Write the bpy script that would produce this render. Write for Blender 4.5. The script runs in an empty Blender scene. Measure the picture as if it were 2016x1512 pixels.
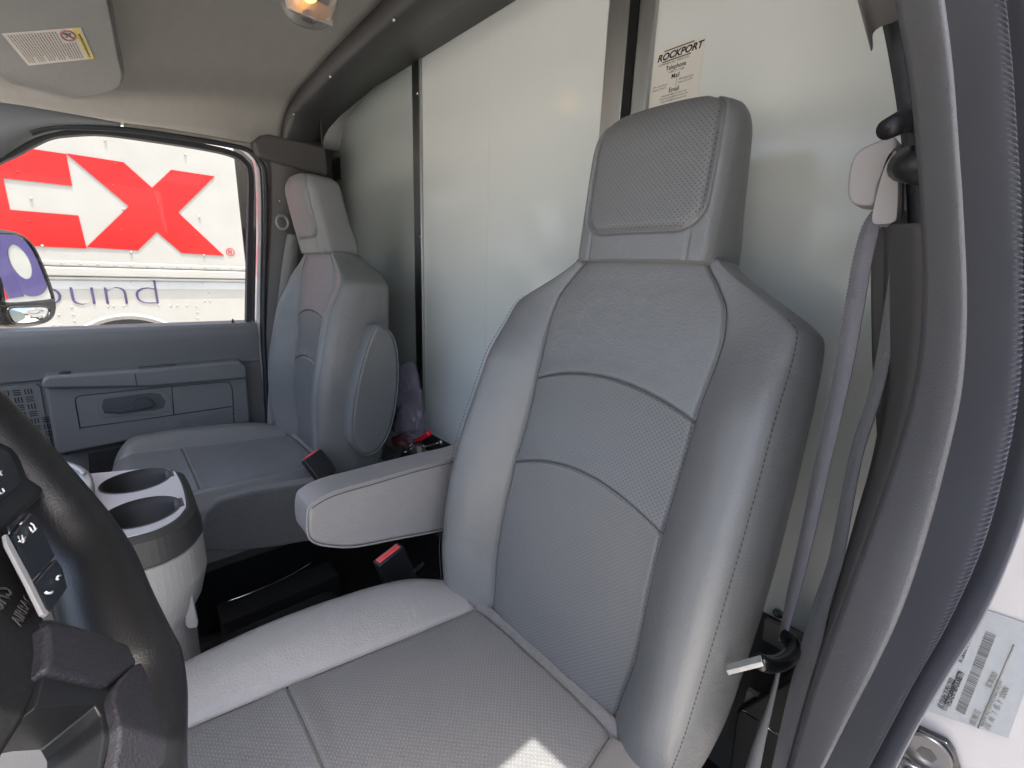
import bpy, bmesh, math, random
import numpy as np
from mathutils import Vector, Matrix
random.seed(7); rng = np.random.default_rng(7)
S = bpy.context.scene
COL = S.collection
R = math.radians
# ------------------------------------------------------------------ camera (world origin = lens, z up, +y = front of the cab)
YAW, PITCH, ROLL, F = R(42.657), R(14.028), R(2.201), 868.48
fw = np.array([math.cos(YAW)*math.cos(PITCH), -math.sin(YAW)*math.cos(PITCH), -math.sin(PITCH)])
r0 = np.array([-math.sin(YAW), -math.cos(YAW), 0.]); u0 = np.cross(r0, fw)
rt = math.cos(ROLL)*r0 + math.sin(ROLL)*u0; up = -math.sin(ROLL)*r0 + math.cos(ROLL)*u0
cam = bpy.data.cameras.new('camera'); co = bpy.data.objects.new('camera', cam); COL.objects.link(co)
co.matrix_world = Matrix(((rt[0], up[0], -fw[0], 0), (rt[1], up[1], -fw[1], 0), (rt[2], up[2], -fw[2], 0), (0, 0, 0, 1)))
cam.sensor_width = 36; cam.lens = F/2016*36; cam.clip_start = .01; cam.clip_end = 2000
S.camera = co
# ------------------------------------------------------------------ light
SUN_EL, SUN_AZ = R(79), R(184)       # azimuth of where the sun stands, measured from +x towards +y
w = bpy.data.worlds.new('World'); S.world = w; w.use_nodes = True
nt = w.node_tree; bg = nt.nodes['Background']; sky = nt.nodes.new('ShaderNodeTexSky')
sky.sky_type = 'NISHITA'; sky.sun_disc = False; sky.sun_elevation = SUN_EL; sky.sun_rotation = R(90) - SUN_AZ
sky.air_density = 1.0; sky.dust_density = 6.0; sky.ozone_density = .3
nt.links.new(sky.outputs[0], bg.inputs[0]); bg.inputs[1].default_value = .15
sl = bpy.data.lights.new('sun', 'SUN'); sl.energy = 2.4; sl.angle = R(.5); sl.color = (1, .95, .88)
so = bpy.data.objects.new('sun', sl); COL.objects.link(so)
sd = Vector((math.cos(SUN_EL)*math.cos(SUN_AZ), math.cos(SUN_EL)*math.sin(SUN_AZ), math.sin(SUN_EL)))
so.rotation_euler = sd.to_track_quat('Z', 'Y').to_euler()
S.view_settings.view_transform = 'Standard'; S.view_settings.look = 'None'
S.view_settings.gamma = 1; S.view_settings.use_curve_mapping = False
S.view_settings.exposure = 2.35
S.render.engine = 'CYCLES'; S.cycles.max_bounces = 10; S.cycles.diffuse_bounces = 5; S.cycles.transparent_max_bounces = 12
S.cycles.sample_clamp_indirect = 6

# ------------------------------------------------------------------ helpers
def ray(px, py): return fw*F + rt*(px-1008) - up*(py-756)
def at(px, py, X=None, Y=None, Z=None, plane=None):
    r = ray(px, py)
    if plane is not None:
        p, n = np.array(plane[0], float), np.array(plane[1], float); k = (p@n)/(r@n)
    else: k = X/r[0] if X is not None else Y/r[1] if Y is not None else Z/r[2]
    return tuple(r*k)
def ats(pts, **k): return [at(*p, **k) for p in pts]

def mat(name, col, rough=.5, metal=0, bump=0, bscale=300, bdist=.001, spec=.5, var=0, vscale=6, coat=0, stretch=None, detail=4, sheen=0, voro=0):
    m = bpy.data.materials.new(name); m.use_nodes = True; n = m.node_tree.nodes; l = m.node_tree.links
    b = n['Principled BSDF']; b.inputs['Base Color'].default_value = (*col, 1); b.inputs['Roughness'].default_value = rough
    b.inputs['Metallic'].default_value = metal; b.inputs['Specular IOR Level'].default_value = spec
    b.inputs['Coat Weight'].default_value = coat; b.inputs['Coat Roughness'].default_value = .15
    if sheen: b.inputs['Sheen Weight'].default_value = sheen
    tc = n.new('ShaderNodeTexCoord'); src = tc.outputs['Object']
    if stretch:
        mp = n.new('ShaderNodeMapping'); mp.inputs['Scale'].default_value = stretch; l.new(src, mp.inputs[0]); src = mp.outputs[0]
    if bump:
        t = n.new('ShaderNodeTexNoise'); t.inputs['Scale'].default_value = bscale; t.inputs['Detail'].default_value = detail; l.new(src, t.inputs[0])
        h = t.outputs[0]
        if voro:
            v = n.new('ShaderNodeTexVoronoi'); v.inputs['Scale'].default_value = voro; v.feature = 'DISTANCE_TO_EDGE'; l.new(src, v.inputs[0])
            cl = n.new('ShaderNodeMath'); cl.operation = 'MINIMUM'; cl.inputs[1].default_value = .25; l.new(v.outputs['Distance'], cl.inputs[0])
            ad = n.new('ShaderNodeMath'); ad.operation = 'MULTIPLY_ADD'; ad.inputs[1].default_value = 2.0; l.new(cl.outputs[0], ad.inputs[0]); l.new(h, ad.inputs[2]); h = ad.outputs[0]
        bp = n.new('ShaderNodeBump'); bp.inputs['Strength'].default_value = bump; bp.inputs['Distance'].default_value = bdist
        l.new(h, bp.inputs['Height']); l.new(bp.outputs[0], b.inputs['Normal'])
    if voro and bump:
        wv = n.new('ShaderNodeTexNoise'); wv.inputs['Scale'].default_value = 16; wv.inputs['Detail'].default_value = 2; wv.inputs['Distortion'].default_value = .6; l.new(src, wv.inputs[0])
        b2 = n.new('ShaderNodeBump'); b2.inputs['Strength'].default_value = .35; b2.inputs['Distance'].default_value = .006; l.new(wv.outputs[0], b2.inputs['Height']); l.new(bp.outputs[0], b2.inputs['Normal']); l.new(b2.outputs[0], b.inputs['Normal'])
    if var:
        t2 = n.new('ShaderNodeTexNoise'); t2.inputs['Scale'].default_value = vscale; t2.inputs['Detail'].default_value = 6; l.new(src, t2.inputs[0])
        mx = n.new('ShaderNodeMix'); mx.data_type = 'RGBA'; l.new(t2.outputs[0], mx.inputs['Factor'])
        mx.inputs['A'].default_value = (*[c*(1-var) for c in col], 1); mx.inputs['B'].default_value = (*[min(1, c*(1+var)) for c in col], 1)
        l.new(mx.outputs['Result'], b.inputs['Base Color'])
        rr = n.new('ShaderNodeMath'); rr.operation = 'MULTIPLY_ADD'; rr.inputs[1].default_value = .15; rr.inputs[2].default_value = rough-.075
        l.new(t2.outputs[0], rr.inputs[0]); l.new(rr.outputs[0], b.inputs['Roughness'])
    return m

def perf_mat(name, col, rough, pitch, dark, rad=.15, bump=.5, sign=-1):
    """leather with a staggered dot lattice in UV metres"""
    m = mat(name, col, rough, bump=.25, bscale=420, bdist=.0008, var=.04, vscale=9, voro=330); n = m.node_tree.nodes; l = m.node_tree.links; b = n['Principled BSDF']
    uv = n.new('ShaderNodeUVMap'); outs = []
    for off in (0, .5):
        s = n.new('ShaderNodeVectorMath'); s.operation = 'MULTIPLY_ADD'; l.new(uv.outputs[0], s.inputs[0])
        s.inputs[1].default_value = (1/pitch, 1/pitch, 0); s.inputs[2].default_value = (off, off, 0)
        f = n.new('ShaderNodeVectorMath'); f.operation = 'FRACTION'; l.new(s.outputs[0], f.inputs[0])
        g = n.new('ShaderNodeVectorMath'); g.operation = 'SUBTRACT'; l.new(f.outputs[0], g.inputs[0]); g.inputs[1].default_value = (.5, .5, 0)
        h = n.new('ShaderNodeVectorMath'); h.operation = 'LENGTH'; l.new(g.outputs[0], h.inputs[0]); outs.append(h.outputs['Value'])
    mn = n.new('ShaderNodeMath'); mn.operation = 'MINIMUM'; l.new(outs[0], mn.inputs[0]); l.new(outs[1], mn.inputs[1])
    mr = n.new('ShaderNodeMapRange'); mr.interpolation_type = 'SMOOTHSTEP'; l.new(mn.outputs[0], mr.inputs[0])
    mr.inputs[1].default_value = rad*.6; mr.inputs[2].default_value = rad*1.3; mr.inputs[3].default_value = 1; mr.inputs[4].default_value = 0
    old = b.inputs['Base Color'].links[0].from_socket
    mx = n.new('ShaderNodeMix'); mx.data_type = 'RGBA'; l.new(mr.outputs[0], mx.inputs['Factor']); l.new(old, mx.inputs['A'])
    mx.inputs['B'].default_value = (*[min(1, c*dark) for c in col], 1); l.new(mx.outputs['Result'], b.inputs['Base Color'])
    ob = b.inputs['Normal'].links[0].from_node
    bp = n.new('ShaderNodeBump'); bp.inputs['Strength'].default_value = bump; bp.inputs['Distance'].default_value = .001*sign
    l.new(mr.outputs[0], bp.inputs['Height']); l.new(ob.outputs[0], bp.inputs['Normal']); l.new(bp.outputs[0], b.inputs['Normal'])
    return m

def tag(o, label=None, cat=None, group=None, kind=None):
    if label: o['label'] = label
    if cat: o['category'] = cat
    if group: o['group'] = group
    if kind: o['kind'] = kind
    return o
def thing(name, label, cat, loc=(0, 0, 0), group=None):
    o = bpy.data.objects.new(name, None); COL.objects.link(o); o.location = loc; o.empty_display_size = .05
    return tag(o, label, cat, group)
def link(name, me, m=None, parent=None, smooth=True, label=None):
    o = bpy.data.objects.new(name, me); COL.objects.link(o)
    if m is not None:
        for mm in (m if isinstance(m, (list, tuple)) else [m]): me.materials.append(mm)
    if smooth:
        me.shade_smooth()
    if parent is not None:
        o.parent = parent
        o.location = -Vector(parent.location) if parent.type == 'EMPTY' else (0, 0, 0)
    if label: o['label'] = label
    return o
def mesh(name, vs, fs, m=None, parent=None, smooth=True, label=None, fix=True):
    me = bpy.data.meshes.new(name); me.from_pydata([tuple(map(float, v)) for v in vs], [], fs); me.update()
    if fix:
        bm = bmesh.new(); bm.from_mesh(me); bmesh.ops.recalc_face_normals(bm, faces=bm.faces); bm.to_mesh(me); bm.free()
    return link(name, me, m, parent, smooth, label)
def bev(o, w_, seg=3, ang=30):
    b = o.modifiers.new('b', 'BEVEL'); b.width = w_; b.segments = seg; b.limit_method = 'ANGLE'; b.angle_limit = R(ang)
    b.harden_normals = False
    wn = o.modifiers.new('w', 'WEIGHTED_NORMAL'); wn.keep_sharp = True
    return o
def box(name, lo, hi, m, parent=None, bw=0, label=None):
    x0, y0, z0 = lo; x1, y1, z1 = hi
    v = [(x, y, z) for x in (x0, x1) for y in (y0, y1) for z in (z0, z1)]
    f = [(0, 1, 3, 2), (4, 6, 7, 5), (0, 4, 5, 1), (2, 3, 7, 6), (0, 2, 6, 4), (1, 5, 7, 3)]
    o = mesh(name, v, f, m, parent, smooth=bool(bw), label=label)
    if bw: bev(o, bw)
    return o
def prism(name, pts, ext, m, parent=None, bw=0, label=None, seg=3, ang=30):
    """polygon pts (3d) pushed along vector ext"""
    n = len(pts); e = np.array(ext, float); P = [np.array(p, float) for p in pts]
    v = P + [p+e for p in P]
    f = [tuple(range(n)), tuple(range(2*n-1, n-1, -1))] + [(i, (i+1) % n, n+(i+1) % n, n+i) for i in range(n)]
    o = mesh(name, v, f, m, parent, smooth=bool(bw), label=label)
    if bw: bev(o, bw, seg, ang)
    return o
def spl(pts, n=8, closed=False):
    """Catmull-Rom"""
    P = [np.array(p, float) for p in pts]; N = len(P); out = []
    rngi = range(N if closed else N-1)
    for i in rngi:
        if closed: a, b, c, d = P[(i-1) % N], P[i], P[(i+1) % N], P[(i+2) % N]
        else: a, b, c, d = P[max(i-1, 0)], P[i], P[i+1], P[min(i+2, N-1)]
        for k in range(n):
            t = k/n; out.append(.5*((2*b)+(-a+c)*t+(2*a-5*b+4*c-d)*t*t+(-a+3*b-3*c+d)*t**3))
    if not closed: out.append(P[-1])
    return out
def sweep(name, path, prof, m, parent=None, upv=None, closed=False, label=None, smooth=True, cap=True):
    """prof(i,n) -> list of (a,b) offsets; a along side vector, b along up vector. upv fixed reference 'a' direction or None (parallel transport)"""
    P = [np.array(p, float) for p in path]; N = len(P); vs = []; fs = []; ref = None
    for i in range(N):
        if closed: t = P[(i+1) % N]-P[i-1]
        else: t = P[min(i+1, N-1)]-P[max(i-1, 0)]
        t = t/np.linalg.norm(t)
        if upv is not None: a = np.array(upv(i) if callable(upv) else upv, float)
        else:
            if ref is None: ref = np.array([0, 0, 1.]) if abs(t[2]) < .9 else np.array([1., 0, 0])
            a = ref
        a = a-t*(a@t); a /= np.linalg.norm(a); ref = a; b = np.cross(t, a)
        pr = prof(i, N) if callable(prof) else prof
        vs += [P[i]+a*x+b*y for x, y in pr]
    K = len(pr)
    for i in range(N if closed else N-1):
        j = (i+1) % N
        for k in range(K): fs.append((i*K+k, i*K+(k+1) % K, j*K+(k+1) % K, j*K+k))
    if cap and not closed: fs += [tuple(range(K)), tuple(range(N*K-1, (N-1)*K-1, -1))]
    return mesh(name, vs, fs, m, parent, smooth, label)
def circ(r, n=12, ry=None): return [(r*math.cos(2*math.pi*k/n), (ry or r)*math.sin(2*math.pi*k/n)) for k in range(n)]
def tube(name, path, r, m, parent=None, n=12, closed=False, label=None, upv=None, ry=None):
    if callable(r): return sweep(name, path, lambda i, N: circ(r(i/(N-1)), n), m, parent, upv, closed, label)
    return sweep(name, path, circ(r, n, ry), m, parent, upv, closed, label)
def ribbon(name, path, wd, th, m, parent=None, upv=(1, 0, 0), label=None):
    h = wd/2; t = th/2
    o = sweep(name, path, [(-h, -t), (-h, t), (-h*.96, t*1.0), (h*.96, t*1.0), (h, t), (h, -t)] if 0 else [(-h, -t), (-h, t), (h, t), (h, -t)], m, parent, upv, label=label, smooth=False)
    return o
def strip(name, A, B, m, parent=None, th=.003, bw=0, label=None, smooth=True, mid=None):
    """surface between two equally long polylines, solidified"""
    rows = [A, B] if mid is None else [A]+list(mid)+[B]
    n = len(A); vs = [p for r in rows for p in r]; fs = []
    for j in range(len(rows)-1):
        for i in range(n-1): fs.append((j*n+i, j*n+i+1, (j+1)*n+i+1, (j+1)*n+i))
    o = mesh(name, vs, fs, m, parent, smooth, label, fix=True)
    if th: s = o.modifiers.new('s', 'SOLIDIFY'); s.thickness = th; s.offset = 0
    return o
def join_meshes(lst):
    vs = []; fs = []
    for v, f in lst:
        o = len(vs); vs += list(v); fs += [tuple(i+o for i in q) for q in f]
    return vs, fs
def text(name, s, org, xd, yd, size, m, parent=None, ext=.0004, shear=0, off=0, align='LEFT', sx=1, spacing=1, lift=0):
    c = bpy.data.curves.new(name, 'FONT'); c.body = s; c.size = 1; c.extrude = 0; c.shear = shear; c.offset = off; c.align_x = align; c.space_character = spacing
    c.resolution_u = 4
    t = bpy.data.objects.new('tmp', c); COL.objects.link(t); dg = bpy.context.evaluated_depsgraph_get()
    me = bpy.data.meshes.new_from_object(t.evaluated_get(dg)); bpy.data.objects.remove(t)
    x = Vector(xd).normalized()*size*sx; y = Vector(yd).normalized()*size; z = x.cross(y).normalized(); o = Vector(org)+z*lift
    for v in me.vertices: v.co = o + x*v.co.x + y*v.co.y
    bm = bmesh.new(); bm.from_mesh(me)
    g = bmesh.ops.extrude_face_region(bm, geom=bm.faces[:]); 
    bmesh.ops.translate(bm, vec=z*ext, verts=[e for e in g['geom'] if isinstance(e, bmesh.types.BMVert)])
    bmesh.ops.recalc_face_normals(bm, faces=bm.faces); bm.to_mesh(me); bm.free(); me.name = name
    return link(name, me, m, parent, smooth=False)
def plate(name, outer, holes, z, th, m, parent=None, bw=0):
    """horizontal plate with holes; outer/holes lists of (x,y)"""
    c = bpy.data.curves.new(name, 'CURVE'); c.dimensions = '2D'; c.fill_mode = 'BOTH'; c.extrude = th/2; c.bevel_depth = bw; c.bevel_resolution = 2
    for loop in [outer]+holes:
        s = c.splines.new('POLY'); s.points.add(len(loop)-1); s.use_cyclic_u = True
        for p, q in zip(s.points, loop): p.co = (q[0], q[1], 0, 1)
    t = bpy.data.objects.new('tmp', c); COL.objects.link(t); dg = bpy.context.evaluated_depsgraph_get()
    me = bpy.data.meshes.new_from_object(t.evaluated_get(dg)); bpy.data.objects.remove(t)
    for v in me.vertices: v.co.z += z-th/2
    me.name = name
    return link(name, me, m, parent, smooth=False)
def sphere_vf(c, r, nu=10, nv=6, sc=(1, 1, 1)):
    vs = []; fs = []
    for j in range(nv+1):
        th = math.pi*j/nv
        for i in range(nu):
            ph = 2*math.pi*i/nu; vs.append((c[0]+sc[0]*r*math.sin(th)*math.cos(ph), c[1]+sc[1]*r*math.sin(th)*math.sin(ph), c[2]+sc[2]*r*math.cos(th)))
    for j in range(nv):
        for i in range(nu): fs.append((j*nu+i, j*nu+(i+1) % nu, (j+1)*nu+(i+1) % nu, (j+1)*nu+i))
    return vs, fs
def spheres(name, cs, r, m, parent=None, sc=(1, 1, 1), nu=10, nv=6):
    v, f = join_meshes([sphere_vf(c, r, nu, nv, sc) for c in cs]); return mesh(name, v, f, m, parent)
def disc(name, c, nrm, r, th, m, parent=None, n=32, bw=0, label=None):
    nrm = Vector(nrm).normalized(); a = nrm.orthogonal().normalized(); b = nrm.cross(a)
    pts = [Vector(c)+a*r*math.cos(2*math.pi*k/n)+b*r*math.sin(2*math.pi*k/n) for k in range(n)]
    return prism(name, pts, nrm*th, m, parent, bw=bw, label=label, ang=50)
def interp(x, xs, ys): return float(np.interp(x, xs, ys))
def pch(x, xs, ys):
    """smooth interpolation (monotone-ish cubic hermite)"""
    xs = np.array(xs); ys = np.array(ys)
    x = min(max(x, xs[0]), xs[-1]); i = min(int(np.searchsorted(xs, x, 'right'))-1, len(xs)-2)
    def sl_(k):
        if k == 0 or k == len(xs)-1: return 0
        a = (ys[k]-ys[k-1])/(xs[k]-xs[k-1]); b = (ys[k+1]-ys[k])/(xs[k+1]-xs[k])
        return 0 if a*b <= 0 else 2*a*b/(a+b)
    h = xs[i+1]-xs[i]; t = (x-xs[i])/h
    return float((2*t**3-3*t*t+1)*ys[i]+(t**3-2*t*t+t)*h*sl_(i)+(-2*t**3+3*t*t)*ys[i+1]+(t**3-t*t)*h*sl_(i+1))

# ------------------------------------------------------------------ materials
GL = (.152, .157, .158)
leather = mat('leather', GL, .37, bump=.35, bscale=300, bdist=.0009, var=.04, vscale=7, voro=260)
leather_perf = perf_mat('leather_perforated', (.140, .144, .145), .42, .0066, .42, rad=.125)
leather_emb = perf_mat('leather_embossed', (.142, .145, .146), .38, .0062, 1.35, rad=.15, sign=1, bump=.6)
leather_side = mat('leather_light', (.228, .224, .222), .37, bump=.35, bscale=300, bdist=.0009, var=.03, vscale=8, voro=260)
thread = mat('seam_thread', (.06, .06, .062), .8)
thread_l = mat('light_thread', (.32, .33, .34), .7)
felt = mat('felt', (.16, .165, .17), .95, bump=.8, bscale=500, bdist=.002, var=.3, vscale=120, sheen=.3)
carpet = mat('grey_carpet', (.115, .117, .12), .95, bump=1, bscale=700, bdist=.003, var=.25, vscale=150, sheen=.3)
black_carpet = mat('black_carpet', (.008, .009, .011), .95, bump=.6, bscale=400, bdist=.003)
grey_pl = mat('grey_plastic', (.20, .205, .21), .5, bump=.3, bscale=900, bdist=.0005, var=.05, vscale=4)
door_pl = mat('door_plastic', (.15, .155, .16), .5, bump=.3, bscale=700, bdist=.0006, var=.05, vscale=5)
door_dk = mat('door_plastic_dark', (.06, .065, .075), .5, bump=.2, bscale=700, bdist=.0005)
warm_pl = mat('warm_grey_plastic', (.30, .29, .28), .5, bump=.5, bscale=700, bdist=.0007, var=.04)
trim_pl = mat('pillar_plastic', (.138, .140, .148), .6, bump=.7, bscale=900, bdist=.0006, var=.06, vscale=30, detail=1)
dark_tr = mat('dark_trim', (.055, .055, .055), .5, bump=.2, bscale=300, bdist=.001, var=.15, vscale=5)
dark_tr2 = mat('dark_pillar_trim', (.075, .072, .07), .6, bump=.3, bscale=600, bdist=.0006, var=.1)
headl = mat('headliner_cloth', (.285, .278, .258), .95, bump=.5, bscale=600, bdist=.001, var=.10, vscale=14, stretch=(1, 3, 1))
visor_m = mat('visor_cloth', (.25, .25, .24), .9, bump=.5, bscale=350, bdist=.001, var=.10, vscale=30, stretch=(.6, 3, 1))
panel_w = mat('white_panel', (.61, .645, .625), .13, bump=.10, bscale=5, bdist=.004, var=.025, vscale=2.5, spec=.5)
alum = mat('aluminium', (.46, .47, .46), .38, metal=1, bump=.25, bscale=60, bdist=.0008, var=.15, vscale=25, stretch=(1, 1, .15))
alum_dk = mat('aluminium_dull', (.25, .26, .26), .4, metal=1, bump=.2, bscale=60, bdist=.0006, var=.25, vscale=14, stretch=(1, 1, .3))
chrome = mat('chrome', (.75, .76, .78), .12, metal=1)
zinc = mat('zinc', (.55, .56, .56), .25, metal=1, var=.2, vscale=80)
black = mat('black_plastic', (.012, .013, .015), .4, bump=.2, bscale=600, bdist=.0004)
blackg = mat('black_gloss', (.01, .011, .013), .18)
rubber = mat('rubber', (.022, .024, .030), .55, bump=.3, bscale=400, bdist=.0006, var=.2, vscale=20)
rubber_b = mat('rubber_blueish', (.090, .095, .112), .42, bump=.3, bscale=900, bdist=.0004, var=.15, vscale=20, detail=1)
wheel_m = mat('wheel_leather', (.009, .0095, .011), .40, bump=.5, bscale=900, bdist=.0004)
wheel_s = mat('wheel_spoke_plastic', (.025, .025, .031), .42, bump=.9, bscale=700, bdist=.0008, var=.2, vscale=200)
hub_m = mat('hub_plastic', (.010, .010, .011), .5, bump=.6, bscale=500, bdist=.0006)
btn_m = mat('button', (.010, .014, .020), .38, bump=.2, bscale=500, bdist=.0003)
ink_w = mat('white_ink', (.75, .75, .74), .6)
ink_g = mat('grey_ink', (.06, .058, .055), .6)
silver_pl = mat('silver_plastic', (.44, .445, .45), .35, metal=.35, var=.04, vscale=60, bump=.15, bscale=500, bdist=.0004)
bezel_m = mat('console_bezel', (.035, .034, .033), .55)
console_m = mat('console_plastic', (.29, .285, .275), .55, bump=.6, bscale=550, bdist=.0008, var=.03)
red_btn = mat('red_button', (.85, .10, .10), .35)
red_grip = mat('red_grip', (.70, .015, .03), .25, bump=.3, bscale=200, bdist=.001)
web_l = mat('webbing', (.23, .235, .235), .75, bump=1, bscale=260, bdist=.001, stretch=(1, 1, 6), sheen=.2)
web_d = mat('webbing_violet', (.22, .215, .24), .7, bump=1, bscale=260, bdist=.001, stretch=(1, 1, 6), sheen=.2)
web_m = mat('webbing_mid', (.15, .15, .155), .7, bump=1, bscale=260, bdist=.001, stretch=(1, 1, 6), sheen=.2)
web_dk = mat('webbing_dark', (.115, .112, .11), .75, bump=1, bscale=260, bdist=.001, stretch=(1, 1, 6))
paint = mat('white_paint', (.72, .72, .74), .3, coat=.5, bump=.05, bscale=40, bdist=.001)
jamb = mat('jamb_paint', (.30, .298, .31), .4, coat=.3, bump=.3, bscale=90, bdist=.001, var=.05, vscale=15)
label_m = mat('foil_label', (.20, .22, .245), .35, bump=.5, bscale=260, bdist=.0005, var=.08, vscale=200)
paper = mat('paper_label', (.62, .60, .54), .6)
paper2 = mat('visor_label', (.60, .56, .52), .6)
yellow = mat('label_yellow', (.62, .50, .14), .6)
ink_k = mat('black_ink', (.012, .012, .014), .5)
ink_s = mat('soft_ink', (.14, .14, .13), .6)
ink_r = mat('dull_red_ink', (.30, .10, .09), .6)
truck_w = mat('truck_white', (.36, .352, .33), .45, bump=.25, bscale=3, bdist=.01, var=.10, vscale=5)
truck_g = mat('truck_grey', (.42, .43, .44), .5, var=.1)
truck_r = mat('truck_red', (.50, .008, .007), .35, var=.12, vscale=3)
truck_p = mat('truck_purple', (.05, .035, .14), .4, var=.15, vscale=6)
tyre = mat('tyre', (.015, .015, .016), .8)
dirt_k = mat('wheel_well', (.02, .02, .02), .8, var=.5, vscale=30)
ground_m = mat('concrete_yard', (.42, .40, .36), .9, bump=.6, bscale=60, bdist=.01, var=.18, vscale=1.5)
def glassm(name, tint=(1, 1, 1), ior=1.35):
    m = bpy.data.materials.new(name); m.use_nodes = True; n = m.node_tree.nodes; l = m.node_tree.links; n.remove(n['Principled BSDF'])
    t = n.new('ShaderNodeBsdfTransparent'); t.inputs[0].default_value = (*tint, 1); g = n.new('ShaderNodeBsdfGlossy'); g.inputs['Roughness'].default_value = .02
    f = n.new('ShaderNodeFresnel'); f.inputs[0].default_value = ior; x = n.new('ShaderNodeMixShader')
    l.new(f.outputs[0], x.inputs[0]); l.new(t.outputs[0], x.inputs[1]); l.new(g.outputs[0], x.inputs[2]); l.new(x.outputs[0], n['Material Output'].inputs[0]); return m
glass = glassm('window_glass', (.63, .65, .635), 1.22)
plastic_clear = mat('clear_plastic', (.42, .40, .50), .12, spec=.8); plastic_clear.node_tree.nodes['Principled BSDF'].inputs['Alpha'].default_value = .38
mirror_m = mat('mirror_glass', (.88, .9, .9), .015, metal=1)

# ================================================================== SETTING
bm = bmesh.new(); bmesh.ops.create_grid(bm, x_segments=8, y_segments=8, size=400)
me = bpy.data.meshes.new('ground'); bm.to_mesh(me); bm.free()
g = link('ground', me, ground_m); g.location = (0, 0, -1.68); tag(g, kind='structure')
# cab floor
floor = box('cab_floor', (.02, -.80, -.98), (1.80, 1.0, -.94), black_carpet); tag(floor, kind='structure')

# ================================================================== BULKHEAD (partition behind the seats)
YB = -.76
part = thing('partition_wall', 'pale glossy partition wall with aluminium strips behind both seats', 'partition', (1.0, YB, -.54))
def bx_px(n, a, b, z0, z1, y0, y1, m, p, bw=0): return box(n, (min(a, b), min(y0, y1), z0), (max(a, b), max(y0, y1), z1), m, p, bw)
box('wall_panel', (.56, YB-.02, -.54), (1.285, YB, .80), panel_w, part, .002)
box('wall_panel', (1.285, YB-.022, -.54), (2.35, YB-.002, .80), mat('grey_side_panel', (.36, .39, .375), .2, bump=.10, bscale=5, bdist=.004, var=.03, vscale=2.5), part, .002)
box('joint_strip', (1.262, YB, -.54), (1.306, YB+.004, .62), alum_dk, part, .0012)
box('joint_bead', (1.254, YB, -.54), (1.262, YB+.009, .62), alum, part, .0015)
box('door_post', (.548, YB-.02, -.54), (.594, YB+.010, .80), alum, part, .002)
box('door_gap', (.524, YB-.03, -.54), (.548, YB-.016, .80), black, part)
box('wall_base', (-.4, YB-.03, -.98), (2.35, YB-.022, -.545), dark_tr, part)
spheres('rivet', [(1.262, YB+.009, .10), (1.275, YB+.004, -.40), (1.275, YB+.004, .50)], .005, zinc, part, sc=(1, .6, 1))
seam = box('panel_seam', (.94, YB, -.54), (.9408, YB+.0004, .60), mat('seam_line', (.55, .58, .54), .5), part)
sd_ = thing('sliding_door', 'pale sliding partition door carrying a paper notice behind the driver headrest', 'door', (.2, YB, -.54))
box('door_panel', (-.35, YB-.02, -.543), (.497, YB+.001, .80), panel_w, sd_, .002)
box('door_edge', (.495, YB-.02, -.543), (.526, YB+.012, .80), alum, sd_, .003)
stk = box('notice_sticker', (.404, YB+.001, .20), (.492, YB+.0014, .378), paper, sd_)
XD, ZD = (-1, 0, 0), (0, 0, 1)
def st(s, x, z, size, m=ink_k, **k): text('lettering', s, (x, YB+.0015, z), XD, ZD, size, m, stk, ext=.0002, **k)
st('ROCKPORT', .4865, .3608, .0140, shear=.25, off=.035, sx=1.06)
for (xa, xb, z) in ((.475, .422, .3730), (.477, .426, .3572)):
    prism('logo_bar', [(xa, YB+.0015, z), (xb, YB+.0015, z), (xb-.001, YB+.0015, z+.0016), (xa-.001, YB+.0015, z+.0016)], (0, .0002, 0), ink_k, stk)
st('COMMERCIAL VEHICLES', .483, .3530, .0042, shear=.25, spacing=1.25, sx=1.0)
st('Telephone', .450, .3432, .0100, align='CENTER', sx=.85, off=.01); st('1-888-711-1600', .449, .3382, .0045, ink_s, align='CENTER')
st('Mail', .449, .3290, .0100, align='CENTER', sx=.9, off=.01)
st('8741 County Road 1', .4895, .3212, .0040, ink_s, sx=.85); st('Elkhart, IN 46514', .4895, .3165, .0040, ink_s, sx=.85)
st('1500 Industrial Dr', .443, .3235, .0040, ink_s, sx=.9); st('Ocilla, GA 31774', .443, .3188, .0040, ink_s, sx=.9)
box('divider', (.4462, YB+.0014, .3155), (.4468, YB+.0017, .3275), ink_s, stk)
st('Email', .449, .3087, .0100, align='CENTER', sx=.9, off=.01)
for i, s in enumerate(('rockportparts@forestriverinc.com', 'rockportwarranty@forestriverinc.com', 'rockportsales@forestriverinc.com')): st(s, .449, .3042-.0043*i, .0037, ink_s, align='CENTER', sx=.9)

# ================================================================== ROOF LINING
XC = .93
def roofz(x, y):
    t = abs(x-XC); k = min(max((y+.55)/.75, 0), 1); k = k*k*(3-2*k)
    a = pch(t, [0, .4, .65, .80, .88, .925, .95], [.575, .565, .545, .525, .495, .45, .405])
    b = pch(t, [0, .35, .55, .68, .78, .87, .95], [.535, .53, .505, .45, .415, .392, .375])
    return a*(1-k)+b*k
xs = [.095+1.785*i/90 for i in range(91)]; ys = [-.55+1.05*j/44 for j in range(45)]
def roofbump(x, y): return .006*math.exp(-((x-1.12)/.12)**2-((y+.12)/.25)**2)+.004*math.sin(6*x+2*y)*math.exp(-((x-1.3)/.3)**2)
vs = [(x, y, roofz(x, y)-roofbump(x, y)) for y in ys for x in xs]
fs = [(j*91+i, j*91+i+1, (j+1)*91+i+1, (j+1)*91+i) for j in range(44) for i in range(90)]
hl = mesh('headliner', vs, fs, headl); s = hl.modifiers.new('s', 'SOLIDIFY'); s.thickness = .012; s.offset = 1 
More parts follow.
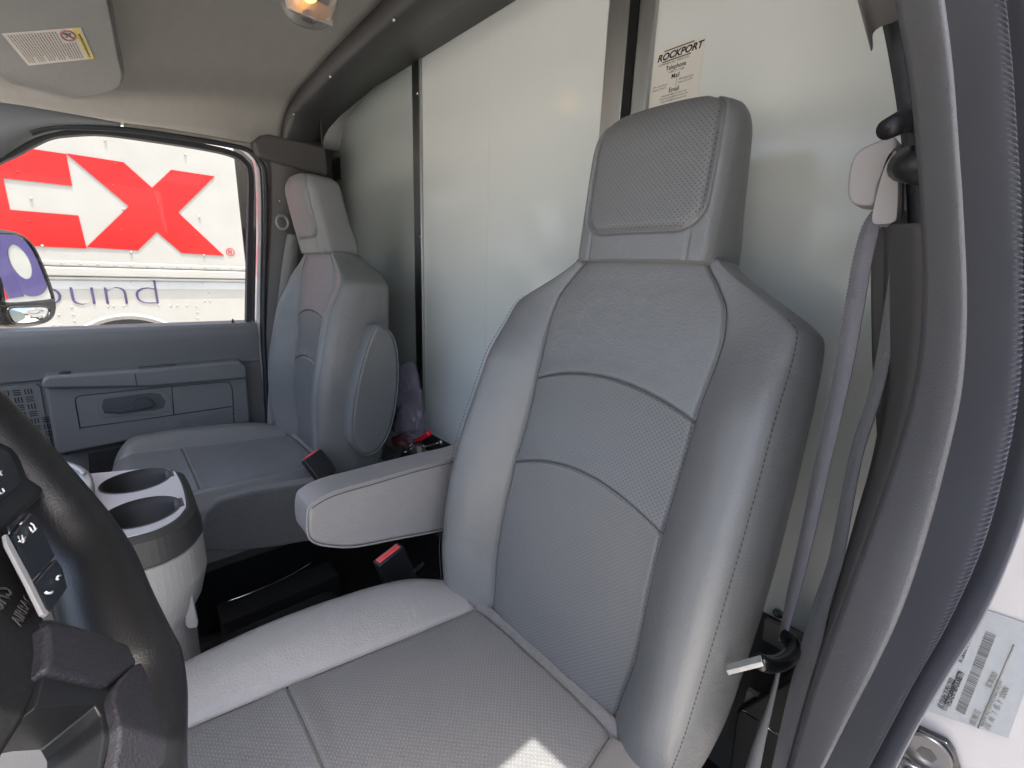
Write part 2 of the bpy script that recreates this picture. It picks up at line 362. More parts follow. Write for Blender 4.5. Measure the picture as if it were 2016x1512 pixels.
tag(hl, 'beige grey cloth headliner curving down over the passenger window', 'headliner')
# outer roof skin
vs = [(x, y, roofz(x, max(-.55, min(y, .5)))+.035) for y in (-.80, -.55, -.3, 0, .3, .5) for x in xs]
fs = [(j*91+i, j*91+i+1, (j+1)*91+i+1, (j+1)*91+i) for j in range(5) for i in range(90)]
rf = mesh('cab_roof', vs, fs, paint); s = rf.modifiers.new('s', 'SOLIDIFY'); s.thickness = .004
tag(rf, 'white painted cab roof skin above the cloth headliner', 'roof')
# arch trim from headliner back to the partition
tr = thing('arch_trim', 'dark moulded arch trim between headliner and partition with small screws', 'trim', (XC, -.55, .5))
txs = [.0+1.86*i/80 for i in range(81)]
def arow(f): return [f(x) for x in txs]
def zz(x): return roofz(x, -.55)
rows = [arow(lambda x: (x, -.546, zz(x)+.004)), arow(lambda x: (x, -.547, zz(x)-.020)), arow(lambda x: (x, -.551, zz(x)-.034)), arow(lambda x: (x, -.562, zz(x)-.040)),
        arow(lambda x: (x, -.60, zz(x)-.037)), arow(lambda x: (x, -.64, zz(x)-.026)), arow(lambda x: (x, -.665, zz(x)-.008)), arow(lambda x: (x*1.03, YB+.001, min(zz(x)+.03, .585)))]
strip('arch_panel', rows[0], rows[-1], dark_tr, tr, th=.003, mid=rows[1:-1])
for (px, py) in ((775, 38), (650, 150), (578, 224), (905, -60)):
    p = at(px, py, Y=-.547); spheres('screw', [p], .0055, zinc, tr, sc=(1, .6, 1))

# ================================================================== DOME LIGHT
dl = thing('dome_light', 'clear dome lamp glowing orange on the headliner', 'lamp', (.96, -.36, .55))
def half_ell(c, sc, nu=28, nv=10, p=2.6):
    vs = []; fs = []
    for j in range(nv+1):
        th = math.pi/2*j/nv
        for i in range(nu):
            ph = 2*math.pi*i/nu; cx, sx_ = math.cos(ph), math.sin(ph)
            q = (abs(cx)**p+abs(sx_)**p)**(-1/p)
            vs.append((c[0]+sc[0]*q*cx*math.cos(th)**.6, c[1]+sc[1]*q*sx_*math.cos(th)**.6, c[2]-sc[2]*math.sin(th)))
    for j in range(nv):
        for i in range(nu): fs.append((j*nu+i, j*nu+(i+1) % nu, (j+1)*nu+(i+1) % nu, (j+1)*nu+i))
    return vs, fs
c0 = at(608, -5, Z=.52)
v, f = half_ell((0, 0, 0), (.095, .052, .034)); rz = Matrix.Rotation(R(-12), 3, 'Z')
v = [tuple(rz @ Vector(p) + Vector(c0)) for p in v]
lens = mesh('lens', v, f, mat('lamp_lens', (.8, .8, .8), .08, spec=.8), dl)
b_ = lens.data.materials[0].node_tree.nodes['Principled BSDF']; b_.inputs['Transmission Weight'].default_value = .85
s = lens.modifiers.new('s', 'SOLIDIFY'); s.thickness = .003
em = bpy.data.materials.new('bulb_glow'); em.use_nodes = True; eb = em.node_tree.nodes['Principled BSDF']; eb.inputs['Emission Color'].default_value = (1, .42, .10, 1); eb.inputs['Emission Strength'].default_value = 1.6
q0 = Vector(c0)+rz @ Vector((-.03, 0, -.006)); mesh('bulb', *sphere_vf(q0, .016, 14, 8, (1.6, .8, .8)), em, dl)
mesh('reflector', *half_ell(tuple(Vector(c0)+Vector((0, 0, .004))), (.085, .045, -.004)), zinc, dl)
box('lens_rib', tuple(Vector(c0)+Vector((-.001, -.045, -.034))), tuple(Vector(c0)+Vector((.001, .045, -.002))), silver_pl, dl)

# ================================================================== SUN VISOR
ZV = .405
vo = spl([at(p[0], p[1], Z=ZV) for p in ((120, -260), (205, -20), (232, 110), (240, 155), (222, 178), (150, 195), (78, 200), (52, 190), (0, 150), (-120, 60), (-260, -60))], 5)
vz = thing('sun_visor', 'grey cloth passenger sun visor with warning label folded to the headliner', 'sun visor', tuple(vo[20]))
vb = prism('visor_board', vo, (0, 0, .020), visor_m, vz, bw=.009, seg=4)
prism('visor_edge', [tuple(np.array(p)+(0, 0, .0105)) for p in spl([at(p[0], p[1], Z=ZV) for p in ((128, -260), (213, -20), (238, 110), (246, 157), (226, 182), (150, 197))], 4)]+[tuple(np.array(at(150, 0, Z=ZV))+(0, 0, .0105))], (0, 0, .016), dark_tr2, vz)
PV = dict(Z=ZV-.0006)
lab = prism('warning_label', ats([(3, 66), (159, 54), (186, 115), (56, 129)], **PV), (0, 0, -.0003), paper2, vz)
prism('yellow_band', ats([(140, 55), (155, 54), (186, 115), (173, 117)], Z=ZV-.0011), (0, 0, -.0002), yellow, lab)
L0, L1, L2, L3 = [np.array(at(*q, Z=ZV-.0013)) for q in ((3, 66), (159, 54), (186, 115), (56, 129))]
def lq(a, b): return (L0*(1-a)+L1*a)*(1-b)+(L3*(1-a)+L2*a)*b     # a along text block (left->right in the picture), b down the reading lines
def bar(a, b0, b1, wd, m=ink_s, n='text_line'):
    return ([lq(a-wd, b0), lq(a+wd, b0), lq(a+wd, b1), lq(a-wd, b1)], [(0, 1, 2, 3)])
parts_ = []
for i in range(17):
    a = .06+.038*i; b1 = .93-.25*random.random()*(i % 4 == 3); b0 = .06
    k = b0
    while k < b1:
        wl = .02+.05*random.random(); parts_.append(bar(a, k, min(k+wl, b1), .0085)); k += wl+.012
for i in range(5):
    a = .70+.036*i; k = .42
    while k < .93:
        wl = .02+.05*random.random(); parts_.append(bar(a, k, min(k+wl, .95), .0085)); k += wl+.012
k = .18
while k < .9:
    wl = .05; parts_.append(bar(.945, k, k+wl, .014)); k += wl+.02
v, f = join_meshes(parts_); mesh('fine_print', v, f, ink_s, lab, smooth=False, fix=False)
cc = [lq(.80+.085*math.cos(t), .2+.145*math.sin(t)) for t in np.linspace(0, 2*math.pi, 28)[:-1]]
tube('prohibition_ring', cc, .0016, ink_r, lab, n=5, closed=True)
tube('slash', [lq(.74, .10), lq(.86, .30)], .0013, ink_r, lab, n=5)
tube('seat_pictogram', spl([lq(.76, .24), lq(.79, .22), lq(.82, .20), lq(.84, .13)], 4), .0014, ink_s, lab, n=5)
spheres('pictogram_head', [lq(.80, .15)], .004, ink_s, lab, sc=(1, 1, .2))
p = at(48, 186, Z=ZV+.012); box('pivot_clip', (p[0]-.02, p[1]-.012, p[2]-.012), (p[0]+.03, p[1]+.016, p[2]+.018), warm_pl, vz, .006)
p = at(118, 202, Z=ZV+.006); spheres('pivot_boss', [p], .013, headl, vz, sc=(1.2, 1, .7))

# ================================================================== PASSENGER DOOR
XP = 1.78
door = thing('passenger_door', 'closed grey passenger door with window, armrest and speaker grille', 'door', (XP, 0, -.6))
def D(px, py, X=XP): return at(px, py, X=X)
# window outline (glass opening)
win_px = [(-140, 660), (-140, 420), (-60, 350), (0, 316), (30, 302), (62, 285), (95, 270), (130, 264), (200, 262), (300, 275), (400, 291), (455, 304), (480, 320), (491, 345), (491, 420), (489, 520), (487, 640)]
W3 = [D(*p, X=XP+.02) for p in win_px]
gm = mesh('window_glass', W3, [tuple(range(len(W3)))], glass, door, smooth=False)
chan = spl(W3[1:], 5)
sweep('window_seal', chan, [(-.014, -.006), (-.014, .010), (.016, .010), (.016, -.006)], rubber, door, upv=(1, 0, 0), smooth=False)
# sill + upper panel: cross-section in (x,z) pushed along y
def push(name, prof, y0, y1, m, parent, bw=0, label=None): return prism(name, [(x, y0, z) for x, z in prof], (0, y1-y0, 0), m, parent, bw=bw, label=label)
push('upper_panel', [(XP+.06, -.198), (XP-.004, -.201), (XP-.018, -.214), (XP-.024, -.245), (XP-.012, -.30), (XP-.01, -.34), (XP+.06, -.34)], -.386, .75, door_pl, door, .004)
push('lower_panel', [(XP+.05, -.335), (XP+.0, -.335), (XP+.0, -.62), (XP+.0, -.90), (XP+.05, -.90)], -.388, .75, door_pl, door, .003)
# armrest module (raised)
XA = XP-.055
am = [D(*p, X=XA) for p in ((84, 745), (100, 738), (300, 724), (470, 710), (484, 720), (488, 750), (494, 832), (300, 860), (180, 884), (110, 897))]
arm = prism('armrest_module', am, (.06, 0, 0), door_pl, door, bw=.012, seg=4, ang=25)
# armrest top: lighter rounded ledge
top = [D(*p, X=XA-.02) for p in ((80, 752), (90, 741), (300, 727), (474, 711), (486, 722), (488, 745), (300, 762), (84, 766))]
lg = prism('armrest_ledge', [tuple(np.array(q)+(0, 0, 0)) for q in top], (.07, 0, 0), door_pl, door, bw=.012, seg=5, ang=25)
box('ledge_gap', (XA-.0215, D(266, 740, X=XA-.02)[1]-.0008, D(266, 752, X=XA-.02)[2]-.012), (XA-.018, D(266, 740, X=XA-.02)[1]+.0008, D(266, 735, X=XA-.02)[2]), black, lg)
# shelf items on ledge
p = at(128, 737, X=XA-.0); box('window_switch', (p[0]-.008, p[1]-.012, p[2]-.008), (p[0]+.02, p[1]+.012, p[2]+.006), blackg, door, .004)
p = at(168, 739, X=XA); box('switch_slot', (p[0]-.004, p[1]-.024, p[2]-.006), (p[0]+.018, p[1]+.026, p[2]+.0015), door_dk, door, .002)
p = at(310, 722, X=XA); box('pull_cup', (p[0]-.004, p[1]-.045, p[2]-.006), (p[0]+.024, p[1]+.045, p[2]+.0015), door_dk, door, .003)
def line(pts, X, name='panel_groove', r=.0013, m=black, par=None): return tube(name, [D(*q, X=X) for q in pts], r, m, par or arm, n=6)
XL = XA-.0005
line([(158, 845), (148, 790), (150, 782), (160, 779), (280, 766), (440, 752), (452, 754), (457, 765), (461, 832)], XL)
line([(160, 842), (300, 823), (457, 800)], XL); line([(338, 762), (342, 815)], XL); 
# handle bezel: recessed
bz = [D(*q, X=XL-.001) for q in ((198, 780), (300, 768), (325, 770), (336, 785), (340, 808), (310, 816), (205, 822), (193, 812), (192, 790))]
hb = prism('handle_bezel', bz, (.004, 0, 0), door_pl, door, bw=.002, ang=25)
cup = prism('handle_cup', [D(*q, X=XL-.0022) for q in ((204, 786), (296, 773), (316, 776), (326, 790), (322, 803), (300, 808), (206, 814), (200, 802))], (.003, 0, 0), door_dk, door)
hp = [D(*q, X=XL-.012) for q in ((203, 806), (240, 807), (262, 800), (266, 786), (292, 783), (303, 793), (300, 801), (270, 809), (235, 815), (205, 812))]
prism('handle_lever', hp, (.008, 0, 0), mat('lever_plastic', (.045, .05, .058), .4), door, bw=.0025, ang=20)
# pocket + lower
prism('door_pocket', [D(*q, X=XA-.0015) for q in ((174, 893), (240, 880), (330, 862), (420, 848), (500, 835), (500, 1010), (180, 1010))], (.004, 0, 0), mat('pocket_dark', (.012, .013, .015), .8), door)
# text E-SERIES embossed
pa, pb = np.array(D(350, 838, X=XL)), np.array(D(452, 822, X=XL))
text('embossed_lettering', 'E-SERIES', pa+np.array((-.0005, 0, 0)), pb-pa, (0, 0, 1), .036, door_pl, arm, ext=.0015, sx=1.36, off=.0, shear=.1)
# speaker grille
sg = [D(*q, X=XP-.006) for q in ((-120, 775), (0, 763), (72, 755), (80, 762), (92, 830), (104, 880), (98, 892), (30, 905), (-120, 925))]
grille = prism('speaker_grille', sg, (.01, 0, 0), door_pl, door, bw=.003, ang=25)
slots = []
y0g, z0g = D(0, 765, X=XP-.007)[1], D(0, 765, X=XP-.007)[2]
cell = .0215
for i in range(-5, 10):
    for j in range(0, 10):
        cy = D(72, 760, X=XP-.007)[1]+.018+i*cell+0*.0; cz = z0g-.016-j*cell
        if i < 0 and not (j > 3 and i > -3): continue
        for k in (-1, 0, 1):
            a, b = (.0076, .0013)
            if (i+j) % 2: q = [(cy-a, cz+k*.006-b), (cy+a, cz+k*.006-b), (cy+a, cz+k*.006+b), (cy-a, cz+k*.006+b)]
            else: q = [(cy+k*.006-b, cz-a), (cy+k*.006+b, cz-a), (cy+k*.006+b, cz+a), (cy+k*.006-b, cz+a)]
            slots.append(([(XP-.0066, y, z) for y, z in q]+[(XP-.0060, y, z) for y, z in q], [(0, 1, 2, 3), (4, 5, 6, 7), (0, 1, 5, 4), (1, 2, 6, 5), (2, 3, 7, 6), (3, 0, 4, 7)]))
v, f = join_meshes(slots); mesh('grille_slots', v, f, black, grille, smooth=False)
# lock knob
p = at(459, 636, X=XP+.005); box('knob_base', (p[0]-.012, p[1]-.020, p[2]-.006), (p[0]+.012, p[1]+.018, p[2]+.001), warm_pl, door, .002)
tube('lock_knob', [np.array(p)+(0, 0, .0), np.array(p)+(0, 0, .008), np.array(p)+(0, 0, .014)], lambda t: .0045-.002*t, black, door)
# painted door edge and frame
edge = spl(ats([(300, 258), (420, 276), (465, 285), (492, 302), (508, 330), (512, 420), (510, 560), (509, 640), (514, 720), (522, 800), (527, 850)], X=XP+.022), 5)
sweep('painted_frame', edge, [(-.012, -.0085), (-.012, .0085), (.012, .0085), (.012, -.0085)], paint, door, upv=(1, 0, 0), smooth=False)

# weatherstrip on body
ws = thing('door_weatherstrip', 'black rubber weatherstrip around the passenger door opening', 'rubber seal', at(520, 400, X=XP-.01))
tube('seal_bulb', spl(ats([(60, 262), (120, 250), (240, 255), (340, 268), (440, 284), (486, 295), (510, 315), (522, 345), (524, 440), (520, 560), (519, 660), (523, 740), (528, 860)], X=XP-.012), 6), .0075, rubber, ws, n=12)
tube('seal_lip', spl(ats([(300, 262), (400, 276), (460, 287), (490, 300), (507, 322), (514, 350), (516, 440), (514, 560), (514, 660), (519, 740), (525, 860)], X=XP+.004), 6), .003, rubber, ws, n=8)
# A pillar + header trims
ap = thing('windshield_pillar_trim', 'blue grey curved pillar trim at the front of the passenger window', 'pillar trim', at(60, 240, X=XP-.02))
A_ = spl(ats([(-140, 190), (0, 202), (90, 216), (180, 232), (238, 243)], X=XP-.02), 6); B_ = spl(ats([(-140, 400), (0, 312), (70, 270), (150, 252), (236, 251)], X=XP-.004), 6)
Mi = [tuple(np.array(a)*.5+np.array(b)*.5+(-.012, 0, 0)) for a, b in zip(A_, B_)]
strip('trim_shell', A_, B_, mat('pillar_blue_grey', (.19, .205, .215), .55, bump=.4, bscale=600, bdist=.0008, var=.05), ap, th=.004, mid=[Mi])
hd = thing('door_header_trim', 'grey header trim strip above the passenger window', 'header trim', at(350, 262, X=XP-.02))
A_ = spl(ats([(244, 243), (330, 254), (420, 269), (500, 283)], X=XP+.0), 6); B_ = spl(ats([(244, 250), (340, 264), (430, 278), (505, 300)], X=XP+.0), 6)
strip('trim_shell', A_, B_, headl, hd, th=.012)
# passenger B pillar trim
bp_ = thing('rear_pillar_trim', 'dark grey pillar trim behind the passenger window', 'pillar trim', at(560, 560, X=1.76))
A_ = spl(ats([(505, 280), (530, 300), (538, 345), (538, 440), (532, 560), (528, 660), (532, 740), (542, 880)], X=XP-.03), 5)
B_ = [(XP-.02, -.655, z) for z in np.linspace(.43, -.62, len(A_))]
Mi = [tuple(np.array(a)*.75+np.array(b)*.25+(-.018, 0, 0)) for a, b in zip(A_, B_)]
A0 = [tuple(np.array(a)+(.03, .004, 0)) for a in A_]
strip('trim_shell', A0, B_, dark_tr2, bp_, th=.004, mid=[A_, Mi])
prism('upper_cap', [at(*q, X=XP-.055) for q in ((497, 278), (512, 266), (530, 263), (641, 289), (648, 332), (645, 345), (560, 325), (508, 305))], (.05, 0, 0), dark_tr2, bp_, bw=.010, ang=25)
spheres('screw', [at(551, 396, X=XP-.06)], .004, zinc, bp_)
cz = np.linspace(.56, -.62, 10)
strip('corner_panel', [(XP-.03, -.648, z) for z in cz], [(XP+.26, YB+.002, z) for z in cz], dark_tr2, part, th=.004)
bv = box('wall_vent', *[tuple(np.min([at(645, 320, Y=YB), at(672, 352, Y=YB+.006)], axis=0)), tuple(np.max([at(645, 320, Y=YB), at(668, 356, Y=YB+.006)], axis=0))], alum_dk, None, .002)
tag(bv, 'small grey plate on the partition behind the passenger headrest', 'plate')

# ================================================================== SEATS
def make_seat(label, cx, lean, arm_fn, inboard, hoff=0, thick=.085):
    J = Vector((cx, -.43, -.56)); root = thing('front_seat', label, 'seat', (cx, -.25, -.94), 'grey leather front seats')
    t = R(lean); U = Vector((1, 0, 0)); Vv = Vector((0, -math.sin(t), math.cos(t))); N = Vector((0, math.cos(t), math.sin(t)))
    def P(u, v, d): return J+U*u+Vv*v+N*d
    Wx = [-.06, -.03, 0, .1, .25, .4, .49, .522, .538, .555, .575, .59, .605]; Wy = [.185, .205, .222, .236, .241, .237, .231, .226, .210, .184, .152, .130, .114]
    Ix = [-.06, 0, .1, .25, .4, .5, .54, .57, .605]; Iy = [.125, .128, .139, .136, .137, .143, .137, .120, .098]
    Bx = [-.06, 0, .08, .25, .42, .5, .56, .605]; By = [.045, .052, .062, .060, .046, .020, .006, .002]
    G = lambda x, w_: math.exp(-(x/w_)**2)
    arcs = [(.255, .034), (.401, .029)]
    # rows: dense near arcs
    rowv = sorted(set([round(x, 5) for x in list(np.linspace(-.06, .605, 110))+[a+d for a, _ in arcs for d in np.linspace(-.009, .009, 15)]]))
    vs = []; uvs = []; tagm = []
    nI, nB, nS, nK = 72, 30, 10, 14
    def section(v):
        W, I, B = pch(v, Wx, Wy), pch(v, Ix, Iy), pch(v, Bx, By); out = []
        top = max(0, (v-.56)/.045); T = thick-.02*top-(thick-.085)*top*.5; bot = max(0, (-.0-v)/.06)
        base = .014*G(v-.2, .14)-.010*max(0, min(1, (v-.42)/.15))-.035*bot*bot
        def front(u):
            au = abs(u); wt = sum(G(v-a, .07) for a, _ in arcs)
            vv = v
            if au < I:
                bow = sum(h*G(v-a, .06) for a, h in arcs)*(1-(au/I)**2); vv = v+bow
                q = I-au; d = base+.006*(1-(au/I)**4)
                for a, _ in arcs: d -= .0046*G(v-a, .0022)-.0028*G(v-a, .018)
            else:
                x = (au-I)/(W-I); q = au-I
                d = base+B*(math.sin(math.pi/2*min(1, x/.72))-.30*max(0, (x-.72)/.28)**2)
                if x > .5: d -= .004*G(x-.985, .03)
            d -= .0048*G(au-I, .0023)
            return (u, vv, d)
        cs = list(-(np.linspace(1, 0, nB)**1.0))  # bolster param -1..0
        for x in np.linspace(1, 0, nB, endpoint=False): out.append((*front(-(I+(W-I)*x**1.6)), 0))
        fr = np.linspace(-1, 1, nI)
        for x in fr: u = I*(math.copysign(1-(1-abs(x))**1.25, x)); out.append((*front(u), 1))
        for x in np.linspace(0, 1, nB+1)[1:]: out.append((*front(I+(W-I)*x**1.6), 0))
        u_, v_, d_ = out[-1][:3]
        for k in range(1, nS+1):
            a = k/nS; out.append((W+.012*math.sin(math.pi*min(a*1.1, 1)), v, d_*(1-a)+(-T)*a, 2))
        for k in range(1, nK): a = k/nK; out.append((W*(1-2*a), v, -T-.012*math.sin(math.pi*a), 2))
        for k in range(nS, 0, -1):
            a = k/nS; out.append((-W-.012*math.sin(math.pi*min(a*1.1, 1)), v, d_*(1-a)+(-T)*a, 2))
        return out
    secs = [section(v) for v in rowv]; K = len(secs[0]); fs = []; mi = []
    for j, sc in enumerate(secs):
        for (u, v, d, z) in sc: vs.append(P(u, v, d)); uvs.append((u, v))
    for j in range(len(secs)-1):
        for k in range(K):
            k2 = (k+1) % K; fs.append((j*K+k, j*K+k2, (j+1)*K+k2, (j+1)*K+k))
            z = 1 if (secs[j][k][3] == 1 and secs[j][k2][3] == 1) else 0
            mi.append((1 if arcs[0][0] <= rowv[j] < arcs[1][0]-.001 else (2 if rowv[j] < arcs[0][0] else 0)) if z else 0)
    fs += [tuple(range(K-1, -1, -1)), tuple(range((len(secs)-1)*K, len(secs)*K))]; mi += [0, 0]
    def finish(name, vs, fs, mi, uvs, mats):
        me = bpy.data.meshes.new(name); me.from_pydata([tuple(v) for v in vs], [], fs); me.update()
        uv = me.uv_layers.new(name='UVMap')
        for lp in me.loops: uv.data[lp.index].uv = uvs[lp.vertex_index]
        for p_, m_ in zip(me.polygons, mi): p_.material_index = m_
        bm = bmesh.new(); bm.from_mesh(me); bmesh.ops.recalc_face_normals(bm, faces=bm.faces); bm.to_mesh(me); bm.free()
        return link(name, me, mats, root)
    back = finish('backrest', vs, fs, mi, uvs, [leather, leather_perf, leather_emb])
    # seams threads on backrest
    def fr_pt(u, v):
        s_ = section(v); b = min((q for q in s_ if q[3] != 2), key=lambda q: abs(q[0]-u)); return P(b[0], b[1], b[2]+.0006)
    for sg_ in (1, -1):
        tube('seam', [fr_pt(sg_*pch(v, Ix, Iy), v) for v in np.linspace(.0, .600, 90)], .0006, thread, back, n=5)
        dash = []
        for v in np.arange(.0, .535, .0062):
            q0, q1 = [P(sg_*(pch(x, Wx, Wy)-.0035), x, section(x)[nB*2+nI-3][2]+.0008) for x in (v, v+.0036)]
            dash.append((q0, q1))
        VV = []
        for a, b in dash:
            e = (U*.0006, N*.0005); VV.append(([a-e[0], a+e[0], b+e[0], b-e[0], a+e[1]*2, b+e[1]*2], [(0, 1, 2, 3), (0, 4, 5, 3), (1, 4, 5, 2)]))
        v_, f_ = join_meshes(VV); mesh('stitching', v_, f_, thread, back, smooth=False)
    for a, h in arcs:
        I = pch(a, Ix, Iy); sc = section(min(rowv, key=lambda r_: abs(r_-a)))
        tube('arc_seam', [P(q[0], q[1], q[2]+.0008) for q in sc if q[3] == 1], .0006, thread, back, n=5)
    # ---------------- headrest
    Hx = [.598, .603, .615, .66, .72, .755, .772, .783, .791, .796]; Hy = [.104, .107, .108, .108, .108, .107, .1055, .103, .098, .088]
    Tx = [.598, .615, .69, .75, .775, .790, .796]; Ty = [.086, .086, .058, .038, .032, .026, .020]
    hv = sorted(set([round(x, 5) for x in list(np.linspace(.598, .796, 92))+list(np.linspace(.780, .796, 14))]))
    vs = []; uvs = []; fs = []; mi = []; nF, nS2, nK2 = 110, 10, 12; FL = []
    def sdf(u, v):   # rounded panel |u|<.101, v>.636
        rad = .036; qx, qy = abs(u)-(pch(v, Hx, Hy)-.016-rad), (.636+rad)-v
        return math.hypot(max(qx, 0), max(qy, 0))+min(max(qx, qy), 0)-rad
    for v in hv:
        W, T = pch(v, Hx, Hy), pch(v, Tx, Ty); off = .004+(.075*math.sin(R(18))+hoff)*((v-.598)/.21) ; topr = max(0, (v-.745)/.051)
        ring = []
        for x in np.linspace(-1, 1, nF):
            u = W*math.copysign(1-(1-abs(x))**1.15, x); s_ = sdf(u, v)
            d = off+.010*(1-(abs(u)/W)**3)-.008*max(0, (abs(u)/W-.88)/.12)**2-.014*topr**2.5
            d -= .0052*G(s_, .0026); 
            if s_ < 0: d += .003*min(1, -s_/.01)
            if v < .636: d -= .003*G(abs(u)-.078, .002)
            ring.append((u, v, d, s_ < -.001))
        dl_ = ring[-1][2]
        for k in range(1, nS2+1): a = k/nS2; ring.append((W+.004*math.sin(math.pi*min(a, 1))**.6, v, dl_*(1-a)-T*a, False))
        for k in range(1, nK2): a = k/nK2; ring.append((W*(1-2*a), v, -T-.008*math.sin(math.pi*a), False))
        for k in range(nS2, 0, -1): a = k/nS2; ring.append((-W-.004*math.sin(math.pi*min(a, 1))**.6, v, dl_*(1-a)-T*a, False))
        FL.append(ring)
        for q in ring: vs.append(P(q[0], q[1]+((.005*(1-(q[0]/.12)**2)-.008*min(1, max(0, -q[2])/.07)) if v > .75 else 0)*min(1, (v-.75)/.05 if v > .75 else 0), q[2])); uvs.append((q[0], q[1]))
    K = len(FL[0])
    for j in range(len(hv)-1):
        for k in range(K): k2 = (k+1) % K; fs.append((j*K+k, j*K+k2, (j+1)*K+k2, (j+1)*K+k)); mi.append(1 if FL[j][k][3] and FL[j][k2][3] else 0)
    fs += [tuple(range(K-1, -1, -1)), tuple(range((len(hv)-1)*K, len(hv)*K))]; mi += [0, 0]
    head = finish('headrest', vs, fs, mi, uvs, [leather, leather_perf])
    # ---------------- cushion
    Cx = [0, .04, .10, .18, .30, .42, .50]; Cy = [.205, .228, .262, .280, .288, .284, .262]
    ICx = [0, .1, .32, .5]; ICy = [.139, .150, .180, .195]
    HBx = [0, .04, .12, .3, .42, .5]; HBy = [.006, .018, .035, .041, .033, .018]
    Q = []   # path (y, zdrop, frontness)
    for k in range(7): a = k/6*math.pi/2; Q.append((.016+.014*(1-math.cos(a)), -.07+.066*math.sin(a)))
    for y in list(np.linspace(.034, .43, 90)): Q.append((y, .018*(y/.45)**1.5))
    Q += [(.32+d, .018*((.32+d)/.45)**1.5) for d in np.linspace(-.008, .008, 11)]
    Q = Q[:7]+sorted(Q[7:])
    for k in range(1, 14): a = k/13*math.pi/2; Q.append((.43+.07*math.sin(a), .018-.075*(1-math.cos(a))))
    for k in range(1, 5): Q.append((.50-.003*k, -.057-.018*k))
    vs = []; uvs = []; fs = []; mi = []; rows = []
    for (y, z) in Q:
        yy = min(max(y, 0), .5); fr = min(1, max(0, (y-.40)/.10)); W, I, H = pch(yy, Cx, Cy), pch(yy, ICx, ICy), pch(yy, HBx, HBy); row = []
        if z < -.02 and y > .4: W = W-.02*min(1, (-z)/.1)
        def tp(u):
            au = abs(u); yb = y
            if au < I: d = z+.008*(1-(au/I)**4)-.0045*G(y-.32, .0022)*(1 if z > -.02 else 0)+.003*G(y-.32, .02)
            else:
                x = (au-I)/(W-I); d = z+H*(math.sin(math.pi/2*min(1, x*1.45)) if x < .69 else math.cos((x-.69)/.31*1.25)**.8)-.0*x
            d -= .006*G(au-I, .0028)*(1-.6*fr)
            return (u, yb-.03*fr*(au/W)**3, d)
        for x in np.linspace(1, 0, 26, endpoint=False): row.append((*tp(-(I+(W-I)*x)), 0))
        for x in np.linspace(-1, 1, 70): row.append((*tp(I*math.copysign(1-(1-abs(x))**1.2, x)), 1))
        for x in np.linspace(0, 1, 27)[1:]: row.append((*tp(I+(W-I)*x), 0))
        zl = row[-1][2]
        sd2 = [(W+.006*math.sin(math.pi*k/8)+0, row[-1][1], zl*(1-k/8)+(-.115)*(k/8), 0) for k in range(1, 9)]
        row = [(-a, b, c, d) for a, b, c, d in reversed(sd2)]+row+sd2; rows.append(row)
    for row in rows:
        for (u, y, z, q) in row: vs.append(Vector((cx+u, -.43+y, -.56+z))); uvs.append((u, y))
    K = len(rows[0])
    for j in range(len(rows)-1):
        for k in range(K-1):
            fs.append((j*K+k, j*K+k+1, (j+1)*K+k+1, (j+1)*K+k)); mi.append(1 if rows[j][k][3] and rows[j][k+1][3] and Q[j][0] < .46 else 0)
    cush = finish('seat_cushion', vs, fs, mi, uvs, [leather_side if inboard > 0 else leather, leather_emb])
    for sg_ in (1, -1):
        pts = []
        for y, z in Q[7:-8]:
            I = pch(min(max(y, 0), .5), ICx, ICy); pts.append(Vector((cx+sg_*I, -.43+y, -.56+z-.0038)))
        tube('seam', pts, .0006, thread, cush, n=5)
    I = pch(.32, ICx, ICy); tube('cross_seam', [Vector((cx+u, -.43+.32, -.56+.018*(.32/.45)**1.5-.0045+.008*(1-(abs(u)/I)**4)+.003)) for u in np.linspace(-I, I, 30)], .0006, thread, cush, n=5)
    # felt strip in the joint, base and pedestal
    fp = [Vector((cx+u, -.414, -.573)) for u in np.linspace(-.2, .2, 12)]
    tube('joint_felt', fp, .0135, felt, root, n=14)
    box('seat_base', (cx-.235, -.42, -.735), (cx+.235, -.0, -.665), dark_tr, root, .01)
    box('pedestal', (cx-.19, -.40, -.94), (cx+.19, -.06, -.735), black, root, .01)
    arm_fn(root, P)
    return root

